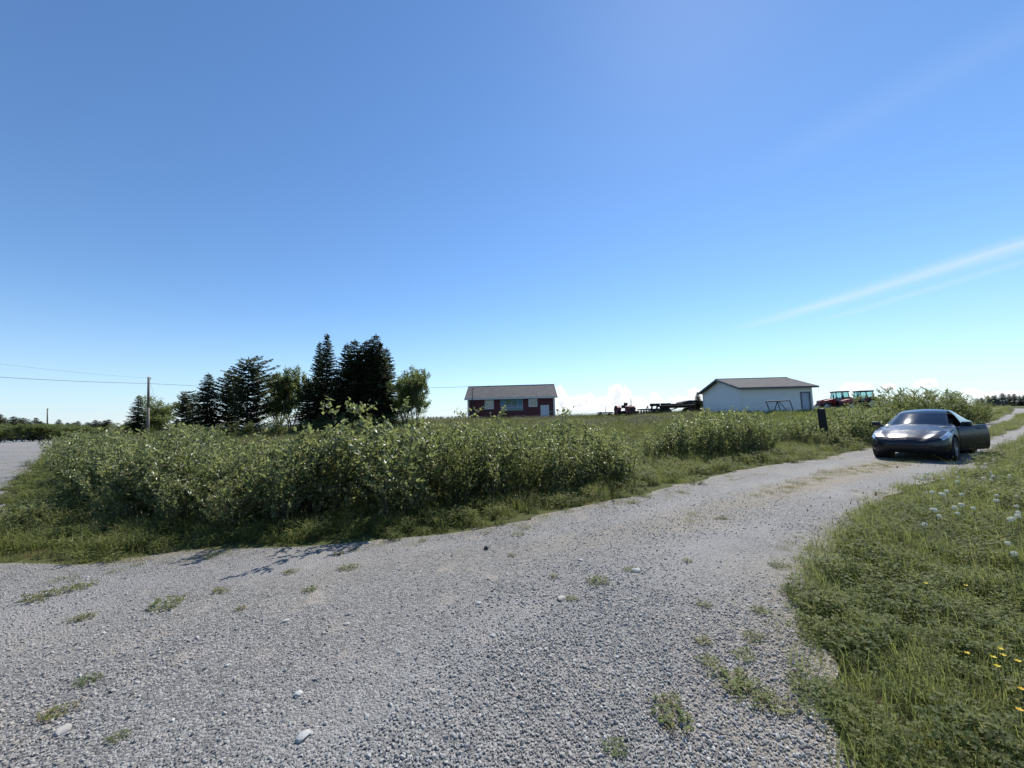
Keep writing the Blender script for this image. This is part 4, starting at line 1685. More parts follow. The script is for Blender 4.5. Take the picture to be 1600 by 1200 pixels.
# ------------------------------------------------------------------ utility poles and wires
def build_poles():
    def pole(px, D, top, label, lean=0.0, lamp=False):
        p = col(px, D)
        h = zat(px, top, D) - p.z
        r = empty('utility_pole', p, 0, label, 'pole')
        MB().path([(0, 0, -.3), (lean * h * .5, 0, h * .5), (lean * h, 0, h)], [.17, .15, .12], 10).build('post', 'pole_wood', r, True)
        b = MB()
        b.tube((lean * h + .12, 0, h - .35), (lean * h + .3, 0, h - .3), .03, .03, 6)
        b.tube((lean * h + .3, 0, h - .3), (lean * h + .3, 0, h - .1), .05, .04, 8)
        b.build('insulator', 'grey_trim', r)
        return Vector((p.x + lean * h, p.y, p.z + h))
    a = pole(232, 53, 589, 'weathered wooden utility pole standing left of the spruces', -.045)
    b = pole(75, 108, 638, 'distant thin utility pole beside the road before the far wood', -.075)

    def wire(name, p, q, sag, r, label):
        mb = MB()
        n = 22
        pts = []
        for i in range(n + 1):
            t = i / n
            v = Vector(p).lerp(Vector(q), t)
            v.z -= sag * 4 * t * (1 - t)
            pts.append(v)
        mb.path(pts, [r] * (n + 1), 5)
        tag(mb.build(name, 'wire', None), label, 'power line')
    # next pole towards the camera stands out of frame on the left
    e1 = Vector((-56, 33, zat(-224, 560, 33)))
    wire('power_line', a - Vector((0, 0, .9)), (e1.x, e1.y, zat(-224, 574, 33)), .25, .022, 'lower power line running left from the utility pole')
    wire('power_line', a - Vector((0, 0, .15)), (e1.x, e1.y, zat(-224, 540, 33)), .35, .009, 'thin upper power line running left from the utility pole')
    hx = col(739, 47.6)
    wire('power_line', a - Vector((0, 0, .9)), (hx.x, 49.2, zat(739, 604, 49.2)), .5, .018, 'power line from the utility pole through the trees to the red house')
    wire('guy_wire', a - Vector((0, 0, .2)), (a.x + 3.6, a.y - .5, ht(a.x + 3.6, a.y)), 0, .010, 'guy wire slanting down to the right of the utility pole')


build_poles()


# ------------------------------------------------------------------ buildings
def wall_with_holes(mb, w, h, holes, y, th):
    """front wall in the xz plane from x=-w/2..w/2; holes (x0,x1,z0,z1); with reveals"""
    xs = sorted({-w / 2, w / 2, *[q for hh in holes for q in hh[:2]]})
    zs = sorted({0.0, h, *[q for hh in holes for q in hh[2:]]})
    for i in range(len(xs) - 1):
        for j in range(len(zs) - 1):
            cx, cz = (xs[i] + xs[i + 1]) / 2, (zs[j] + zs[j + 1]) / 2
            if any(a < cx < b and c < cz < d for a, b, c, d in holes):
                continue
            mb.add([(xs[i], y, zs[j]), (xs[i + 1], y, zs[j]), (xs[i + 1], y, zs[j + 1]), (xs[i], y, zs[j + 1])], [(0, 1, 2, 3)])
    for (a, b, c, d) in holes:
        mb.add([(a, y, c), (b, y, c), (b, y, d), (a, y, d), (a, y + th, c), (b, y + th, c), (b, y + th, d), (a, y + th, d)],
               [(0, 4, 5, 1), (1, 5, 6, 2), (2, 6, 7, 3), (3, 7, 4, 0)])


def gable_roof(root, L, W, eave, ridge, over_x, over_y, axis='x', th=.10, fascia='white_trim', fh=.2):
    """roof over a building centred on x, from y=0 (front) to y=W; ridge along x"""
    hx = L / 2 + over_x
    sl = (ridge - eave) / (W / 2)
    z0 = eave - sl * over_y
    out = [(-over_y, z0), (W / 2, ridge), (W + over_y, z0)]
    V = []
    for x in (-hx, hx):
        for (y, z) in out:
            V += [(x, y, z + .02), (x, y, z + .02 + th)]
    # indices: per end 6
    Fc = [(1, 3, 9, 7), (3, 5, 11, 9), (0, 6, 8, 2), (2, 8, 10, 4), (0, 1, 7, 6), (4, 10, 11, 5), (0, 2, 3, 1), (2, 4, 5, 3), (6, 7, 9, 8), (8, 9, 11, 10)]
    r = raw('roof', V, Fc, 'shingle', root)
    f = MB()
    f.box((0, -over_y - .015, z0 + .0), (2 * hx, .03, fh))
    f.box((0, W + over_y + .015, z0 + .0), (2 * hx, .03, fh))
    for x in (-hx - .015, hx + .015):
        for s in (0, 1):
            y0, za, y1, zb = (-over_y, z0, W / 2, ridge) if s == 0 else (W + over_y, z0, W / 2, ridge)
            ln = math.hypot(y1 - y0, zb - za)
            ang = math.atan2(zb - za, y1 - y0)
            f.box((x, (y0 + y1) / 2, (za + zb) / 2 - .01), (.03, ln, .17), Euler((ang, 0, 0)))
    f.build('fascia', fascia, r)
    c = MB()
    c.box((0, W / 2, ridge + th + .03), (2 * hx, .22, .04))
    c.build('ridge_cap', 'shingle', r)
    return r


def shell(root, L, W, eave, ridge, holes, m, floor=-.5):
    mb = MB()
    wall_with_holes(mb, L, eave, holes, 0.0, .14)
    hx = L / 2
    mb.add([(-hx, 0, floor), (hx, 0, floor), (hx, 0, 0), (-hx, 0, 0)], [(0, 1, 2, 3)])
    mb.add([(-hx, W, floor), (hx, W, floor), (hx, W, eave), (-hx, W, eave)], [(3, 2, 1, 0)])
    for x in (-hx, hx):
        mb.add([(x, 0, floor), (x, W, floor), (x, W, eave), (x, W / 2, ridge), (x, 0, eave)], [(0, 1, 2, 3, 4)])
    return mb.build('wall', m, root)


def window_part(root, x0, x1, z0, z1, y=0.0):
    fr = MB()
    t = .13
    for (cx, cz, sx, sz) in (((x0 + x1) / 2, z1 + t / 2, x1 - x0 + 2 * t, t), ((x0 + x1) / 2, z0 - t / 2, x1 - x0 + 2 * t, t),
                             (x0 - t / 2, (z0 + z1) / 2, t, z1 - z0), (x1 + t / 2, (z0 + z1) / 2, t, z1 - z0)):
        fr.box((cx, y - .02, cz), (sx, .07, sz))
    w = fr.build('window', 'white_trim', root)
    MB().box(((x0 + x1) / 2, y + .05, (z0 + z1) / 2), (x1 - x0, .05, .06)).build('sash_rail', 'white_trim', w)
    MB().box(((x0 + x1) / 2, y + .09, (z0 + z1) / 2), (x1 - x0, .012, z1 - z0)).build('pane', 'window_glass', w)
    return w


def build_house():
    D = 50.0
    a, b = col(732, D), col(866.5, D)
    L = b.x - a.x
    cx = (a.x + b.x) / 2
    z = min(ht(a.x, D), ht(b.x, D)) - .05
    eave = zat(800, 619.3, D) - z - .05
    W = 7.0
    ridge = zat(800, 602.2, D + W / 2) - z - .12
    root = empty('red_house', (cx, D, z), R(-1.0), 'low dark red house with grey shingle roof and a sign between two windows', 'house')
    k = D / F                                       # metres per pixel at the front wall

    def X(px):
        return (px - 799.3) * k

    def Z(py):
        return zat(800, py, D) - z
    w1 = (X(759.5), X(770.5), Z(636.8), Z(624.8))
    w2 = (X(828), X(838.5), Z(635), Z(622.8))
    door = (X(846.5), X(856.5), 0.12, Z(636.0))
    shell(root, L, W, eave, ridge, [w1, w2, door], 'red_siding')
    gable_roof(root, L, W, eave, ridge, .42, .45)
    tr = MB()
    for x in (-L / 2, L / 2):
        tr.box((x, -.02, eave / 2), (.22, .05, eave))
        tr.box((x, W + .02, eave / 2), (.22, .05, eave))
    tr.build('corner_board', 'white_trim', root)
    for i, w in enumerate((w1, w2)):
        q = window_part(root, *w)
        m = MB()
        zc = (w[2] + w[3]) / 2
        m.box(((w[0] + w[1]) / 2, .30, zc + (w[3] - w[2]) * .26), (w[1] - w[0] + .3, .02, (w[3] - w[2]) * .6))
        if i == 0:
            m.box(((w[0] + w[1]) / 2 - .16, .32, zc - (w[3] - w[2]) * .25), ((w[1] - w[0]) * .62, .02, (w[3] - w[2]) * .5))
        m.build('curtain', 'curtain', q)
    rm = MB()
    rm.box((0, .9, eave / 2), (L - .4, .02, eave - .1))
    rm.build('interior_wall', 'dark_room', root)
    d = MB().box(((door[0] + door[1]) / 2, .07, (door[2] + door[3]) / 2), (door[1] - door[0], .05, door[3] - door[2])).build('door', 'white_door', root)
    pn = MB()
    for q in (.27, .73):
        pn.box(((door[0] + door[1]) / 2, .035, door[2] + (door[3] - door[2]) * q), ((door[1] - door[0]) * .6, .02, (door[3] - door[2]) * .32), bev=.008)
    pn.build('door_panel', 'white_door', d)
    fr = MB()
    t = .13
    fr.box(((door[0] + door[1]) / 2, -.02, door[3] + t / 2), (door[1] - door[0] + 2 * t, .07, t))
    for x in (door[0] - t / 2, door[1] + t / 2):
        fr.box((x, -.02, (door[2] + door[3]) / 2), (t, .07, door[3] - door[2]))
    fr.build('door_frame', 'white_trim', d)
    MB().tube((door[0] + .1, .04, 1.0), (door[0] + .1, -.03, 1.0), .03, .03, 8).build('handle', 'silver_metal', d)
    MB().box((X(861.5), -.08, Z(645)), (.34, .14, .34), bev=.02).build('meter_box', 'grey_trim', root)
    MB().box(((door[0] + door[1]) / 2, -.6, .0), (1.5, 1.1, .22)).build('doorstep', 'concrete', root)
    # service mast through the eave
    ms = MB()
    mx = X(739.5)
    ms.tube((mx, -.55, .9), (mx, -.55, Z(606.2)), .05, .05, 8)
    ms.tube((mx, -.55, Z(606.2)), (mx + .32, -.55, Z(606.0)), .05, .04, 8)
    ms.tube((mx, -.55, 1.4), (mx, .0, 1.4), .03, .03, 6)
    ms.build('service_mast', 'frame_steel', root)
    # the sign is screwed to the wall
    x0, x1, z0, z1 = X(782.6), X(817.6), Z(642), Z(624)
    s = empty('wall_sign', (cx, D, z), R(-1.0), 'wide blue and green printed sign fixed between the windows of the red house', 'sign')
    MB().box(((x0 + x1) / 2, -.05, (z0 + z1) / 2), (x1 - x0, .05, z1 - z0)).build('board', 'sign_white', s)
    w_, h_ = x1 - x0, z1 - z0
    pic = MB()
    pic.box((x0 + w_ * .12, -.079, z0 + h_ * .76), (w_ * .19, .006, h_ * .42))
    pic.box((x0 + w_ * .87, -.079, z0 + h_ * .76), (w_ * .21, .006, h_ * .42))
    pic.box((x0 + w_ * .62, -.079, z0 + h_ * .91), (w_ * .26, .006, h_ * .14))
    pic.build('blue_picture', 'sign_blue', s)
    pg = MB()
    pg.box((x0 + w_ * .36, -.079, z0 + h_ * .75), (w_ * .25, .006, h_ * .44))
    pg.box((x0 + w_ * .63, -.079, z0 + h_ * .68), (w_ * .24, .006, h_ * .30))
    pg.box((x0 + w_ * .5, -.079, z0 + h_ * .05), (w_ * .97, .006, h_ * .08))
    pg.build('green_picture', 'sign_green', s)
    g = random.Random(4)
    tx = MB()                                                     # lettering too small to read
    for (xa, xb, zc, hh) in ((.03, .13, .42, .09), (.16, .19, .42, .10), (.23, .47, .42, .09), (.50, .75, .44, .09), (.81, .97, .46, .10),
                             (.04, .16, .19, .07), (.17, .45, .19, .06), (.49, .53, .19, .09), (.56, .66, .19, .06), (.68, .71, .19, .09), (.74, .97, .2, .07)):
        x = xa
        while x < xb - .008:
            wl = g.uniform(.010, .019)
            tall = hh * (1.35 if g.random() < .25 else 1.0)
            xx = x0 + w_ * (x + wl / 2)
            tx.box((xx - w_ * wl * .32, -.079, z0 + h_ * zc + (tall - hh) * h_ / 2), (w_ * .004, .006, h_ * tall))
            tx.box((xx, -.079, z0 + h_ * (zc + hh * g.choice((-.38, 0, .38)))), (w_ * wl * .6, .006, h_ * .018))
            if g.random() < .7:
                tx.box((xx + w_ * wl * .3, -.079, z0 + h_ * zc), (w_ * .004, .006, h_ * hh * .9))
            x += wl + .005
    tx.build('lettering', 'sign_ink', s)


build_house()


def build_shed():
    D = 40.0
    c = col(1160, D)
    rgt = col(1271, D)
    L = rgt.x - c.x
    W = 7.7
    cx = (c.x + rgt.x) / 2
    z = ht(cx, D + 3) - .12
    eave = zat(1160, 605.5, D) - z
    ridge = zat(1126, 592.5, D + W / 2) - z - .1
    root = empty('white_shed', (cx, D, z), R(1.0), 'white sided shed with grey shingle roof and a grey door at its right end', 'shed')
    k = D / F

    def X(px):
        return (px - 800) * k * 1.003 - cx
    door = (X(1250.5), X(1262.5), .1, zat(1256, 613.8, D) - z)
    shell(root, L, W, eave, ridge, [door], 'white_siding')
    gable_roof(root, L, W, eave, ridge, .45, .5, fascia='grey_trim', fh=.09)
    sf = MB()
    sl = (ridge - eave) / (W / 2)
    sf.box((0, -.26, eave - sl * .5 - .04), (L + .86, .46, .02))
    sf.build('soffit', 'white_trim', root)
    tr = MB()
    for x in (-L / 2, L / 2):
        tr.box((x, -.02, eave / 2), (.16, .05, eave))
        tr.box((x, W + .02, eave / 2), (.16, .05, eave))
    tr.build('corner_board', 'white_trim', root)
    d = MB().box(((door[0] + door[1]) / 2, .06, (door[2] + door[3]) / 2), (door[1] - door[0], .05, door[3] - door[2])).build('door', 'blue_door', root)
    fr = MB()
    t = .11
    fr.box(((door[0] + door[1]) / 2, -.02, door[3] + t / 2), (door[1] - door[0] + 2 * t, .07, t))
    for x in (door[0] - t / 2, door[1] + t / 2):
        fr.box((x, -.02, (door[2] + door[3]) / 2), (t, .07, door[3] - door[2]))
    fr.build('door_frame', 'grey_trim', d)
    MB().tube((door[1] - .1, .03, 1.0), (door[1] - .1, -.04, 1.0), .03, .03, 8).build('handle', 'silver_metal', d)
    # steel trestle frame standing in the grass before the wall
    D2 = 38.2
    k2 = D2 / F
    o = col(1217, D2)
    zt = zat(1217, 627, D2) - o.z
    fr = empty('steel_frame', o, 0, 'dark blue steel trestle frame standing against the white shed wall', 'frame')
    hw = 18.6 * k2

    def bar(nm, p, q, r=.045):
        MB().tube(p, q, r, r, 8).build(nm, 'frame_steel', fr)
    bar('top_bar', (-hw, 0, zt), (hw, 0, zt + .05), .055)
    bar('leg', (-hw, 0, zt), (-hw + .42, 0, -.1))
    bar('leg', (hw, 0, zt), (hw + .36, 0, -.1))
    bar('brace', (-.05, 0, zt), (-.62, 0, -.1))
    bar('brace', (-.05, 0, zt), (.28, .05, -.1))
    bar('brace', (.08, 0, zt), (1.15, 0, -.1), .035)


build_shed()


def build_post():
    p = col(1286, 15.6)
    zt = zat(1286, 638.5, 15.6) - p.z
    r = empty('gate_post', p, 0, 'short thick black wooden post standing in the shrubs beside the driveway', 'post')
    r.rotation_euler = (0, R(-3.0), 0)
    V, Fc = [], []
    n = 14
    g = random.Random(9)
    prof = [1 + .10 * g.uniform(-1, 1) for _ in range(n)]
    lev = [-.25, .2, .6, 1.0, zt - .06, zt]
    for j, zz in enumerate(lev):
        for i in range(n):
            a = i * 2 * math.pi / n
            rr = .125 * prof[i] * (1.05 - .05 * j / 5) * (1 + .03 * g.uniform(-1, 1)) * (.94 if j == 5 else 1)
            V.append((rr * math.cos(a), rr * math.sin(a), zz + (.02 * g.uniform(-1, 1) if j == 5 else 0)))
    for j in range(len(lev) - 1):
        for i in range(n):
            Fc.append((j * n + i, j * n + (i + 1) % n, (j + 1) * n + (i + 1) % n, (j + 1) * n + i))
    Fc.append(tuple(range((len(lev) - 1) * n, len(lev) * n)))
    raw('post', V, Fc, 'black_post', r)


build_post()


# ------------------------------------------------------------------ wheels, tractors, machinery
def wheel(parent, loc, r, w, rim_m, lug=False, spokes=5, name='wheel', side=1):
    """axle along y; side = direction of the outer face"""
    t = MB()
    ri = r * .62
    t.lathe([(ri, -w * .42), (r * .86, -w * .5), (r * .97, -w * .42), (r, -w * .25), (r, w * .25), (r * .97, w * .42), (r * .86, w * .5), (ri, w * .42)], 32)
    if lug:
        for i in range(20):
            a = i * 2 * math.pi / 20
            for s in (-1, 1):
                c = Vector((math.cos(a + s * .07) * r * 1.01, s * w * .23, math.sin(a + s * .07) * r * 1.01))
                t.box(c, (r * .07, w * .5, r * .09), Euler((0, -a, s * .5)))
    h = empty(name, loc)
    h.parent = parent
    t.build('tyre', 'tyre_rubber', h, True)
    m = MB()
    yo = side * w * .3
    m.lathe([(ri * 1.02, side * w * .42), (ri * .92, side * w * .40), (ri * .86, yo * .5), (ri * .80, -side * w * .3)], 32)
    m.tube((0, yo * .3, 0), (0, yo * 1.15, 0), ri * .2, ri * .17, 12)
    if spokes:
        for i in range(spokes):
            a = i * 2 * math.pi / spokes + .3
            d = Vector((math.cos(a), 0, math.sin(a)))
            m.box(d * ri * .53 + Vector((0, yo * .95, 0)), (ri * .72, w * .08, ri * .2), Euler((0, -a, 0)), bev=.006)
    else:
        m.lathe([(ri * .95, yo * .6), (ri * .5, yo * .9), (.01, yo * .9)], 24)
    m.build('rim', rim_m, h)
    return h


def make_tractor(loc, rz, label, loader, red='tractor_red'):
    t = empty('tractor', loc, rz, label, 'tractor', 'red cab tractors beside the white shed')
    for s in (-1, 1):
        wheel(t, (-1.05, s * .85, .86), .86, .50, 'silver_metal', True, 0, side=s)
        wheel(t, (1.45, s * .80, .60), .60, .38, 'silver_metal', True, 0, side=s)
    MB().box((.5, 0, .82), (3.2, .46, .5), bev=.05).box((1.45, 0, .6), (.3, 1.5, .2), bev=.04).box((-1.05, 0, .86), (.5, 1.6, .4), bev=.06).build('chassis', 'machine_dark', t)
    h = MB()
    h.prism([(.25, 1.0), (.25, 1.72), (1.2, 1.66), (1.9, 1.5), (2.08, 1.30), (2.08, .95)], -.42, .42)
    h.build('hood', red, t)
    MB().box((2.09, 0, 1.18), (.03, .6, .38)).build('grille', 'black_plastic', t)
    for s in (-1, 1):
        MB().box((2.05, s * .27, 1.4), (.1, .18, .1), bev=.02).build('headlight', 'lamp_glass', t)
        f = MB()
        out = []
        for i in range(9):
            a = R(10 + i * 18)
            out.append((-1.05 + .98 * math.cos(a), .86 + .98 * math.sin(a)))
        inn = [(x * .94 - .063, (z - .86) * .94 + .86) for x, z in out[::-1]]
        f.prism(out + inn, s * .62, s * 1.12)
        f.build('fender', red, t)
    c = MB()
    posts = [(.22, .62), (-.55, .72), (-1.45, .66)]
    tops = [(.05, .58), (-.55, .64), (-1.35, .58)]
    for (b, tp) in zip(posts, tops):
        for s in (-1, 1):
            c.tube((b[0], s * b[1], 1.3), (tp[0], s * tp[1], 2.52), .055, .05, 6)
    for s in (-1, 1):
        c.tube((.22, s * .62, 1.32), (-1.45, s * .66, 1.32), .05, .05, 6)
    c.box((-.62, 0, 1.18), (1.66, 1.2, .3), bev=.04)
    cab = c.build('cab_frame', 'machine_dark', t)
    g = MB()
    for i in (0, 1):
        for s in (-1, 1):
            a, b, u, v = posts[i], posts[i + 1], tops[i], tops[i + 1]
            g.add([(a[0], s * a[1], 1.34), (b[0], s * b[1], 1.34), (v[0], s * v[1], 2.5), (u[0], s * u[1], 2.5)], [(0, 1, 2, 3)])
    g.add([(.22, -.62, 1.34), (.22, .62, 1.34), (.05, .58, 2.5), (.05, -.58, 2.5)], [(0, 1, 2, 3)])
    g.add([(-1.45, -.66, 1.34), (-1.45, .66, 1.34), (-1.35, .58, 2.5), (-1.35, -.58, 2.5)], [(0, 1, 2, 3)])
    g.build('cab_glass', 'cab_glass', cab)
    MB().box((-.65, 0, 2.6), (1.75, 1.36, .18), bev=.07).build('cab_roof', red if loader else 'machine_dark', t)
    MB().box((-.75, 0, 1.45), (.5, .5, .14), bev=.05).box((-.98, 0, 1.75), (.12, .48, .6), bev=.05).build('seat', 'seat_cloth', t)
    MB().tube((-.12, 0, 1.35), (-.3, 0, 1.75), .03, .03, 6).box((-.32, 0, 1.78), (.05, .4, .34), Euler((0, .5, 0)), bev=.02).build('steering_wheel', 'black_plastic', t)
    MB().tube((.4, .48, 1.6), (.4, .48, 2.6), .05, .045, 8).tube((.4, .48, 1.75), (.4, .48, 2.15), .085, .085, 8).build('exhaust', 'machine_dark', t)
    if loader:
        l = MB()
        for s in (-1, 1):
            l.box((.35, s * .62, 1.15), (.18, .12, 1.0), bev=.02)
            l.tube((.35, s * .62, 1.62), (1.6, s * .62, 1.35), .09, .08, 6)
            l.tube((1.6, s * .62, 1.35), (2.5, s * .62, .5), .08, .07, 6)
            l.tube((.4, s * .62, 1.1), (1.6, s * .62, 1.2), .05, .04, 6)
        l.tube((2.3, -.62, .68), (2.3, .62, .68), .06, .06, 6)
        ld = l.build('loader_arm', red, t)
        k = MB()
        k.prism([(2.45, .75), (2.45, .12), (3.1, .05), (3.1, .1), (2.55, .2), (2.52, .75)], -.95, .95)
        k.build('bucket', 'silver_metal', ld)
    else:
        b = MB()
        b.box((-2.15, 0, 1.0), (.5, 1.7, .22), bev=.05)
        b.tube((-1.3, -.4, .6), (-2.2, -.5, .8), .06, .06, 6).tube((-1.3, .4, .6), (-2.2, .5, .8), .06, .06, 6)
        for s in (-.7, -.25, .25, .7):
            b.lathe([(.0, s - .02), (.42, s - .02), (.42, s + .02), (.0, s + .02)], 16)
        o = b.build('rear_mower', 'machine_dark', t)
    return t


def build_machines():
    p = col(1306, 54)
    make_tractor(p, R(168), 'red cab tractor with front loader, nearer the white shed', True)
    p = col(1343, 51.5)
    make_tractor(p, R(172), 'dark roofed cab tractor with pale hood side, right of the loader tractor', False)
    # pale engine panel seen on the second tractor is part of its hood
    # small open old tractor seen from the front
    q = col(981, 48)
    t = empty('old_tractor', q, R(-84), 'small old open red tractor with upright exhaust in the field', 'tractor')
    t.scale = (1.2, 1.2, 1.25)
    for s in (-1, 1):
        wheel(t, (-.75, s * .78, .62), .62, .34, 'faded_red', True, 0, side=s)
        wheel(t, (1.0, s * .48, .36), .36, .18, 'faded_red', False, 0, side=s)
        out = []
        for i in range(7):
            a = R(20 + i * 23)
            out.append((-.75 + .70 * math.cos(a), .62 + .70 * math.sin(a)))
        inn = [((x + .75) * .93 - .75, (z - .62) * .93 + .62) for x, z in out[::-1]]
        MB().prism(out + inn, s * .60, s * .96).build('fender', 'faded_red', t)
    MB().prism([(-.1, .6), (-.1, 1.22), (1.05, 1.15), (1.2, 1.02), (1.2, .5), (.9, .45)], -.25, .25).build('hood', 'faded_red', t)
    MB().box((1.22, 0, .85), (.04, .42, .5)).build('grille', 'machine_dark', t)
    MB().box((-.5, 0, .6), (1.4, .4, .34), bev=.04).box((1.0, 0, .38), (.12, 1.0, .12)).box((-.75, 0, .62), (.3, 1.5, .24), bev=.04).build('chassis', 'machine_dark', t)
    MB().tube((.55, .18, 1.15), (.55, .18, 1.95), .035, .03, 8).build('exhaust', 'rust_steel', t)
    MB().tube((.1, -.35, 1.0), (.1, -.35, 1.62), .03, .03, 8).build('air_intake', 'rust_steel', t)
    MB().tube((-.2, 0, 1.15), (-.42, 0, 1.4), .025, .025, 6).box((-.43, 0, 1.41), (.04, .42, .36), Euler((0, .6, 0)), bev=.015).build('steering_wheel', 'black_plastic', t)
    MB().box((-.85, 0, 1.05), (.4, .5, .08), bev=.03).box((-1.05, 0, 1.2), (.06, .46, .26), bev=.025).build('seat', 'seat_cloth', t)
    MB().box((1.45, 0, .62), (.12, 1.2, .12)).box((1.5, .45, .45), (.1, .1, .4)).box((1.5, -.45, .45), (.1, .1, .4)).build('front_bumper', 'rust_steel', t)

    # dark low implement left of the old tractor
    q = col(946, 49)
    t = empty('hay_rake', q, R(5), 'small dark low implement left of the old red tractor', 'implement')
    t.scale = (1.2, 1.2, 1.25)
    MB().box((0, 0, .62), (1.5, .5, .12), bev=.03).tube((-.9, 0, .6), (-.4, 0, .7), .05, .05, 6).tube((0, 0, .6), (.1, 0, 1.25), .03, .02, 6).build('beam', 'machine_dark', t)
    m = MB()
    for i in range(8):
        m.tube((-.65 + i * .18, -.1, .6), (-.65 + i * .18, -.25, .1), .022, .02, 5)
    m.build('tines', 'rust_steel', t)
    for s in (-1, 1):
        wheel(t, (s * .5, .2, .28), .28, .14, 'rust_steel', False, 0, side=s)

    # row of dark implements and a wagon
    q = col(1013, 50)
    t = empty('disc_harrow', q, R(8), 'dark disc harrow at the left end of the machinery row', 'implement')
    t.scale = (1.2, 1.2, 1.25)
    fr = MB()
    fr.box((0, -.4, .78), (2.0, .12, .12)).box((0, .4, .78), (2.0, .12, .12)).box((-.8, 0, .78), (.1, .9, .1)).box((.8, 0, .78), (.1, .9, .1))
    fr.tube((0, 0, .85), (0, 0, 1.15), .05, .05, 6).tube((-.4, -.3, .8), (0, 0, 1.15), .04, .04, 6)
    fr.build('frame', 'machine_dark', t)
    for j, y in enumerate((-.4, .4)):
        for i in range(7):
            d = MB()
            x = -.9 + i * .3
            d.lathe([(.01, -.03), (.36, .03), (.36, .045), (.01, -.015)], 18)
            o = d.build('disc', 'rust_steel', t)
            o.rotation_euler = (0, 0, R(72))
            o.location = (x, y, .40)
    q = col(1031, 51)
    t = empty('hay_tedder', q, R(-6), 'dark folded implement with upright arms beside the disc harrow', 'implement')
    t.scale = (1.2, 1.2, 1.25)
    m = MB()
    m.box((0, 0, .7), (2.1, .3, .22), bev=.03)
    m.build('beam', 'machine_dark', t)
    for x in (-.85, -.3, .3, .85):
        a = MB()
        a.tube((x, 0, .75), (x + .12, 0, 1.22), .10, .09, 6)
        a.box((x + .1, 0, 1.2), (.46, .5, .3), bev=.06)
        a.build('arm', 'machine_dark', t)
    for x in (-.7, .0, .7):
        wheel(t, (x, -.25, .36), .36, .2, 'rust_steel', False, 0, side=-1)
    q = col(1058, 51)
    t = empty('flat_wagon', q, R(-3), 'long dark flat wagon in the middle of the machinery row', 'wagon')
    t.scale = (1.2, 1.2, 1.25)
    MB().box((0, 0, .98), (3.6, 1.7, .14), bev=.02).build('deck', 'machine_dark', t)
    MB().box((0, -.4, .84), (3.4, .12, .16)).box((0, .4, .84), (3.4, .12, .16)).build('frame', 'rust_steel', t)
    for x in (-1.7, -.6, .5, 1.7):
        MB().box((x, -.86, .98), (.06, .05, .3)).build('stake', 'rust_steel', t)
    MB().box((-.4, 0, 1.14), (2.0, .9, .16), bev=.03).build('cargo_beam', 'rust_steel', t)
    for x in (-1.2, 1.2):
        for s in (-1, 1):
            wheel(t, (x, s * .7, .38), .38, .2, 'rust_steel', False, 0, side=s)
    q = col(1080, 52.5)
    t = empty('manure_spreader', q, R(2), 'dark tapered box trailer at the right end of the machinery row', 'trailer')
    t.scale = (1.2, 1.2, 1.25)
    MB().prism([(-1.7, .75), (-1.3, 1.32), (-.4, 1.5), (.9, 1.42), (1.7, 1.15), (1.7, .7)], -.7, .7).build('body', 'machine_dark', t)
    MB().tube((-1.6, 0, .7), (-2.5, 0, .5), .06, .05, 6).build('drawbar', 'rust_steel', t)
    for s in (-1, 1):
        wheel(t, (.3, s * .8, .45), .45, .25, 'rust_steel', False, 0, side=s)

    # dark vehicle parked before the far wood
    q = col(1561, 88)
    t = empty('parked_van', q, R(6), 'tiny dark van parked in the field before the far right wood', 'vehicle')
    MB().prism([(-1.25, .35), (-1.25, 1.25), (-1.1, 1.62), (.55, 1.62), (.95, 1.15), (1.4, 1.0), (1.45, .35)], -.85, .85).build('body', 'machine_dark', t)
    for x, w in ((-.75, .55), (.05, .6)):
        MB().box((x, -.86, 1.32), (w, .02, .34)).build('side_window', 'window_glass', t)
    for x in (-.8, .9):
        for s in (-1, 1):
            wheel(t, (x, s * .78, .34), .34, .2, 'rim_metal', False, 0, side=s)


build_machines()


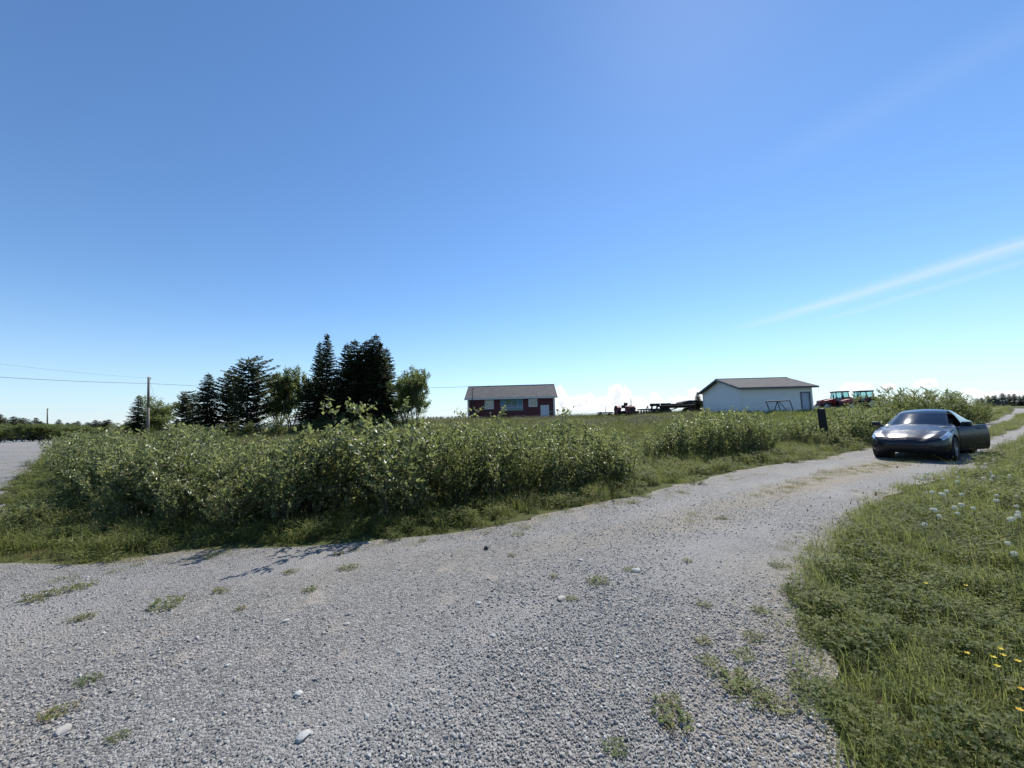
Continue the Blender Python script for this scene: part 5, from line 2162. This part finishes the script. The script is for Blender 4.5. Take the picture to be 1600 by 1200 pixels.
# ------------------------------------------------------------------ the car
def build_car():
    h = -DIR
    ctr = CARF - h * 1.44
    za, zb = ht(*CARF), ht(*(CARF - h * 2.88))
    pit = math.atan2(zb - za, 2.88)
    root = bpy.data.objects.new('parked_car', None)
    link(root)
    root.location = (ctr[0], ctr[1], (za + zb) / 2 + .026)
    root.rotation_euler = Euler((0, pit, math.atan2(h[1], h[0])), 'XYZ')
    root.scale = (1, .935, 1)
    tag(root, 'dark grey sedan parked on the driveway with its front door open', 'car')

    xu = np.linspace(2.30, -2.42, 500)
    xs = np.concatenate([2.30 - .14 * np.linspace(0, 1, 14) ** 1.7, np.linspace(2.13, -2.28, 138), -2.42 + .12 * np.linspace(1, 0, 12) ** 1.7])

    def cv(pts, sm=7):
        p = np.array(sorted(pts))
        v = np.interp(xu, p[:, 0], p[:, 1])
        sm = sm * 3 + (1 - sm % 2)
        sm += 1 - sm % 2
        k = np.hanning(sm + 2)[1:-1]
        k /= k.sum()
        v = np.convolve(np.pad(v, sm // 2, 'edge'), k, 'valid')
        ends = np.clip(np.minimum(abs(xu - 2.30), abs(xu + 2.42)) / .08, 0, 1)
        v = v * ends + np.interp(xu, p[:, 0], p[:, 1]) * (1 - ends)
        return np.interp(xs, xu[::-1], v[::-1])
    zbot = cv([(2.30, .44), (2.295, .38), (2.27, .31), (2.22, .25), (2.12, .21), (1.8, .19), (-1.9, .20), (-2.2, .26), (-2.38, .38), (-2.42, .5)])
    wid = cv([(2.30, .50), (2.28, .62), (2.24, .71), (2.15, .80), (1.95, .875), (1.6, .915), (.5, .925), (-1.5, .92), (-2.0, .87), (-2.25, .78), (-2.38, .66), (-2.42, .55)], 5)
    belt = cv([(2.30, .50), (2.29, .53), (2.26, .575), (2.2, .63), (2.0, .70), (1.6, .80), (1.0, .895), (.4, .93), (-.6, .95), (-1.6, .99), (-2.1, 1.0), (-2.3, .97), (-2.38, .9), (-2.42, .75)])
    top = cv([(2.30, .51), (2.29, .55), (2.26, .60), (2.2, .66), (2.0, .745), (1.6, .86), (1.2, .94), (.95, .985), (.6, 1.15), (.2, 1.325), (-.05, 1.395), (-.35, 1.435), (-.7, 1.43), (-1.1, 1.37),
              (-1.6, 1.225), (-1.95, 1.10), (-2.2, 1.045), (-2.33, 1.0), (-2.38, .93), (-2.42, .78)], 9)
    rw = cv([(2.30, .36), (2.26, .46), (2.0, .60), (1.2, .74), (.95, .745), (.6, .69), (.1, .60), (-.4, .57), (-1.1, .56), (-1.7, .60), (-2.1, .66), (-2.4, .45)], 9)
    K = 40
    rows = []
    for i, x in enumerate(xs):
        w, zb_, b, t, r = wid[i], zbot[i], belt[i], top[i], rw[i]
        cabin = max(0.0, min(1.0, (t - b - .06) / .18))
        bulge = .5 * (b - zb_)
        key = [(0, zb_), (.55 * w, zb_), (.86 * w, zb_ + .01), (.955 * w, zb_ + .07), (.985 * w, zb_ + .5 * bulge), (w, zb_ + bulge * 1.05), (.99 * w, b - .16), (.965 * w, b - .05), (.93 * w, b)]
        if cabin > 0:
            e = t - .055
            hood6 = (.90 * w, b + .012)
            mid = (lerp_(.90 * w, r, .52) + .025, b + (e - b) * .55)
            up = (r + .012, e)
            key += [hood6, mid, up]
        else:
            key += [(.88 * w, b + (t - b) * .35), (lerp_(.86 * w, r, .5), b + (t - b) * .62), (r, b + (t - b) * .84)]
        key += [(r * .72, t - .028), (r * .38, t - .008), (0, t)]
        rows.append(key)
    # even finer cross sections: interpolate between the 15 keys
    NK = len(rows[0])
    SUB = 4
    u = np.linspace(0, NK - 1, (NK - 1) * SUB + 1)
    sec = []
    for key in rows:
        k = np.array(key)
        y = np.interp(u, range(NK), k[:, 0])
        z = np.interp(u, range(NK), k[:, 1])
        ys, zs = y.copy(), z.copy()
        for _ in range(2):
            ys[1:-1] = ys[1:-1] * .5 + (ys[:-2] + ys[2:]) * .25
            zs[1:-1] = zs[1:-1] * .5 + (zs[:-2] + zs[2:]) * .25
        sec.append(np.c_[ys, zs])
    sec = np.array(sec)                     # stations x points x (y,z)
    M = sec.shape[1]
    V = []
    for i, x in enumerate(xs):
        bow = .0
        for s in (1, -1):
            for j in range(M):
                y, z = sec[i, j]
                # pull the nose and tail round in plan
                kk = min(1, max(0, (j / SUB - 8.5) / 2.5))
                sw = min(1, max(0, (x + .4) / .7)) * (1 - min(1, max(0, (x - 1.0) / .5)))
                V.append((x - .20 * kk * sw * (y / .7) ** 2 - (.10 * (y / .9) ** 2 if x > 1.9 else 0) * min(1, (x - 1.9) / .3 if x > 1.9 else 0), s * y, z))
    def vid(i, s, j):
        return i * 2 * M + (0 if s > 0 else M) + j
    groups = {}

    def put(nm, f):
        groups.setdefault(nm, []).append(f)
    arch = ((1.44, .385), (-1.44, .385))
    for i in range(len(xs) - 1):
        xm = (xs[i] + xs[i + 1]) / 2
        for s in (1, -1):
            for j in range(M - 1):
                ku = (j + .5) / SUB              # key interval
                ym = (sec[i, j, 0] + sec[i, j + 1, 0]) / 2
                zm = (sec[i, j, 1] + sec[i, j + 1, 1]) / 2
                f = (vid(i, s, j), vid(i + 1, s, j), vid(i + 1, s, j + 1), vid(i, s, j + 1))
                if s < 0:
                    f = f[::-1]
                if any((xm - ax) ** 2 + (zm - .34) ** 2 < ar * ar for ax, ar in arch) and ku > 1.0 and zm < .75:
                    continue
                cab = top[i] - belt[i] > .10
                if s > 0 and -.22 < xm < .92 and 2.6 < ku < 8.6:
                    put('front_door', f)
                    continue
                if s > 0 and -.22 < xm < .80 and 8.6 <= ku < 11.2 and cab:
                    continue                     # its window is wound down
                if cab and 8.7 <= ku < 10.9 and -1.72 < xm < .80:
                    if not (-.30 < xm < -.20):
                        put('side_window' + ('_r' if s < 0 else '_l') + ('f' if xm > -.25 else 'b'), f)
                    else:
                        put('body', f)
                elif .02 < xm < .95 and ku >= 11.4:
                    put('windshield', f)
                elif -1.0 < xm <= -.06 and ku >= 11.6:
                    put('roof_glass', f)
                elif -1.85 < xm <= -1.08 and ku >= 11.6:
                    put('rear_window', f)
                elif 1.62 < xm < 2.16 and 6.9 < ku < 8.9 and ym > .50 and zm > .56 + (2.16 - xm) * .18:
                    put('headlight' + ('_r' if s < 0 else '_l'), f)
                elif xm > 1.9 and zm < .33 and 1.5 < ku and ym < .7:
                    put('lower_grille', f)
                elif ku < 2.9:
                    put('underbody', f)
                else:
                    put('body', f)
    # nose and tail caps
    for (i, nm) in ((0, 'front_bumper'), (len(xs) - 1, 'rear_bumper')):
        for j in range(M - 1):
            f = (vid(i, 1, j), vid(i, 1, j + 1), vid(i, -1, j + 1), vid(i, -1, j))
            zmid = (sec[i, j, 1] + sec[i, j + 1, 1]) / 2
            put('lower_grille' if (i == 0 and zmid < .36) else nm, f if i == 0 else f[::-1])
    V = np.array(V)

    def sub(nm, fs, m, parent, solid=0.0):
        ids = sorted({a for f in fs for a in f})
        mp = {a: q for q, a in enumerate(ids)}
        o = raw(nm, V[ids], [[mp[a] for a in f] for f in fs], m, parent, True)
        bm = bmesh.new()
        bm.from_mesh(o.data)
        bmesh.ops.remove_doubles(bm, verts=bm.verts[:], dist=.0008)
        bm.to_mesh(o.data)
        bm.free()
        if solid:
            md = o.modifiers.new('thickness', 'SOLIDIFY')
            md.thickness = solid
            md.offset = -1
        return o
    body = sub('body', groups['body'], 'paint', root)
    sub('front_bumper', groups['front_bumper'], 'paint', root)
    sub('rear_bumper', groups['rear_bumper'], 'paint', root)
    sub('underbody', groups['underbody'], 'black_plastic', root)
    sub('lower_grille', groups['lower_grille'], 'black_plastic', root)
    sub('windshield', groups['windshield'], 'car_glass', root)
    sub('roof_glass', groups['roof_glass'], 'car_glass', root)
    sub('rear_window', groups['rear_window'], 'car_glass', root)
    for k in groups:
        if k.startswith('side_window'):
            sub('side_window', groups[k], 'car_glass', root)
        if k.startswith('headlight'):
            sub('headlight', groups[k], 'lamp_glass', root)
    # open driver's door on its hinge
    hinge = Vector((.92, .905, 0))
    piv = empty('front_door', hinge)
    piv.parent = root
    piv.rotation_euler = (0, 0, R(-25))
    tag(piv, 'open front door')
    d = sub('door_panel', groups['front_door'], 'paint', piv, .07)
    d.location = -hinge
    c = MB()
    c.box((-.5, -.075, .56), (.95, .03, .55), bev=.03)
    c.box((-.5, -.11, .68), (.6, .06, .08), bev=.02)
    c.build('door_trim', 'seat_cloth', piv)
    MB().box((-.86, .035, .86), (.2, .02, .03), bev=.008).build('door_handle', 'paint', piv)
    mi = MB()
    mi.box((-.10, .16, 1.0), (.12, .22, .14), bev=.04)
    mi.tube((-.12, .0, .93), (-.1, .1, .97), .03, .03, 6)
    mi.build('mirror', 'paint', piv)
    mi = MB()
    mi.box((.70, -1.03, 1.0), (.12, .22, .14), bev=.04)
    mi.tube((.68, -.85, .93), (.7, -.95, .97), .03, .03, 6)
    mi.build('mirror', 'paint', root)
    # wheels and dark wheel housings
    for x in (1.44, -1.44):
        for s in (-1, 1):
            wheel(root, (x, s * .80, .335), .335, .235, 'rim_metal', False, 10, side=s)
            k = MB()
            k.lathe([(.39, s * .52), (.39, s * .90)], 28)
            k.lathe([(.01, s * .52), (.39, s * .52)], 28)
            o = k.build('wheel_housing', 'black_plastic', root)
            o.location = (x, 0, .34)
    # cabin
    fl = MB()
    fl.box((-.4, 0, .30), (2.7, 1.55, .08))
    fl.box((.98, 0, .72), (.25, 1.45, .42), bev=.08)
    fl.box((-1.75, 0, .75), (.1, 1.4, .6))
    fl.build('cabin_floor', 'seat_cloth', root)
    for (x, y) in ((-.05, .38), (-.05, -.38)):
        st = MB()
        st.box((x, y, .50), (.5, .5, .16), bev=.05)
        st.box((x - .32, y, .82), (.14, .48, .62), Euler((0, -.22, 0)), bev=.05)
        st.box((x - .42, y, 1.18), (.09, .26, .17), Euler((0, -.15, 0)), bev=.04)
        st.build('front_seat', 'seat_cloth', root)
    MB().box((-.95, 0, .52), (.5, 1.3, .16), bev=.05).box((-1.28, 0, .85), (.14, 1.3, .55), Euler((0, -.35, 0)), bev=.05).build('rear_seat', 'seat_cloth', root)
    stw = MB()
    stw.lathe([(.165, -.012), (.18, -.012), (.19, 0), (.18, .012), (.165, .012), (.165, -.012)], 24)
    stw.box((0, 0, 0), (.34, .02, .05))
    o = stw.build('steering_wheel', 'black_plastic', root)
    o.rotation_euler = (0, R(25), R(90))
    o.location = (.52, .38, .86)
    MB().box((2.255, 0, .615), (.02, .06, .012), bev=.004).build('nose_badge', 'rim_metal', root)
    return root


def lerp_(a, b, t):
    return a + (b - a) * t


build_car()
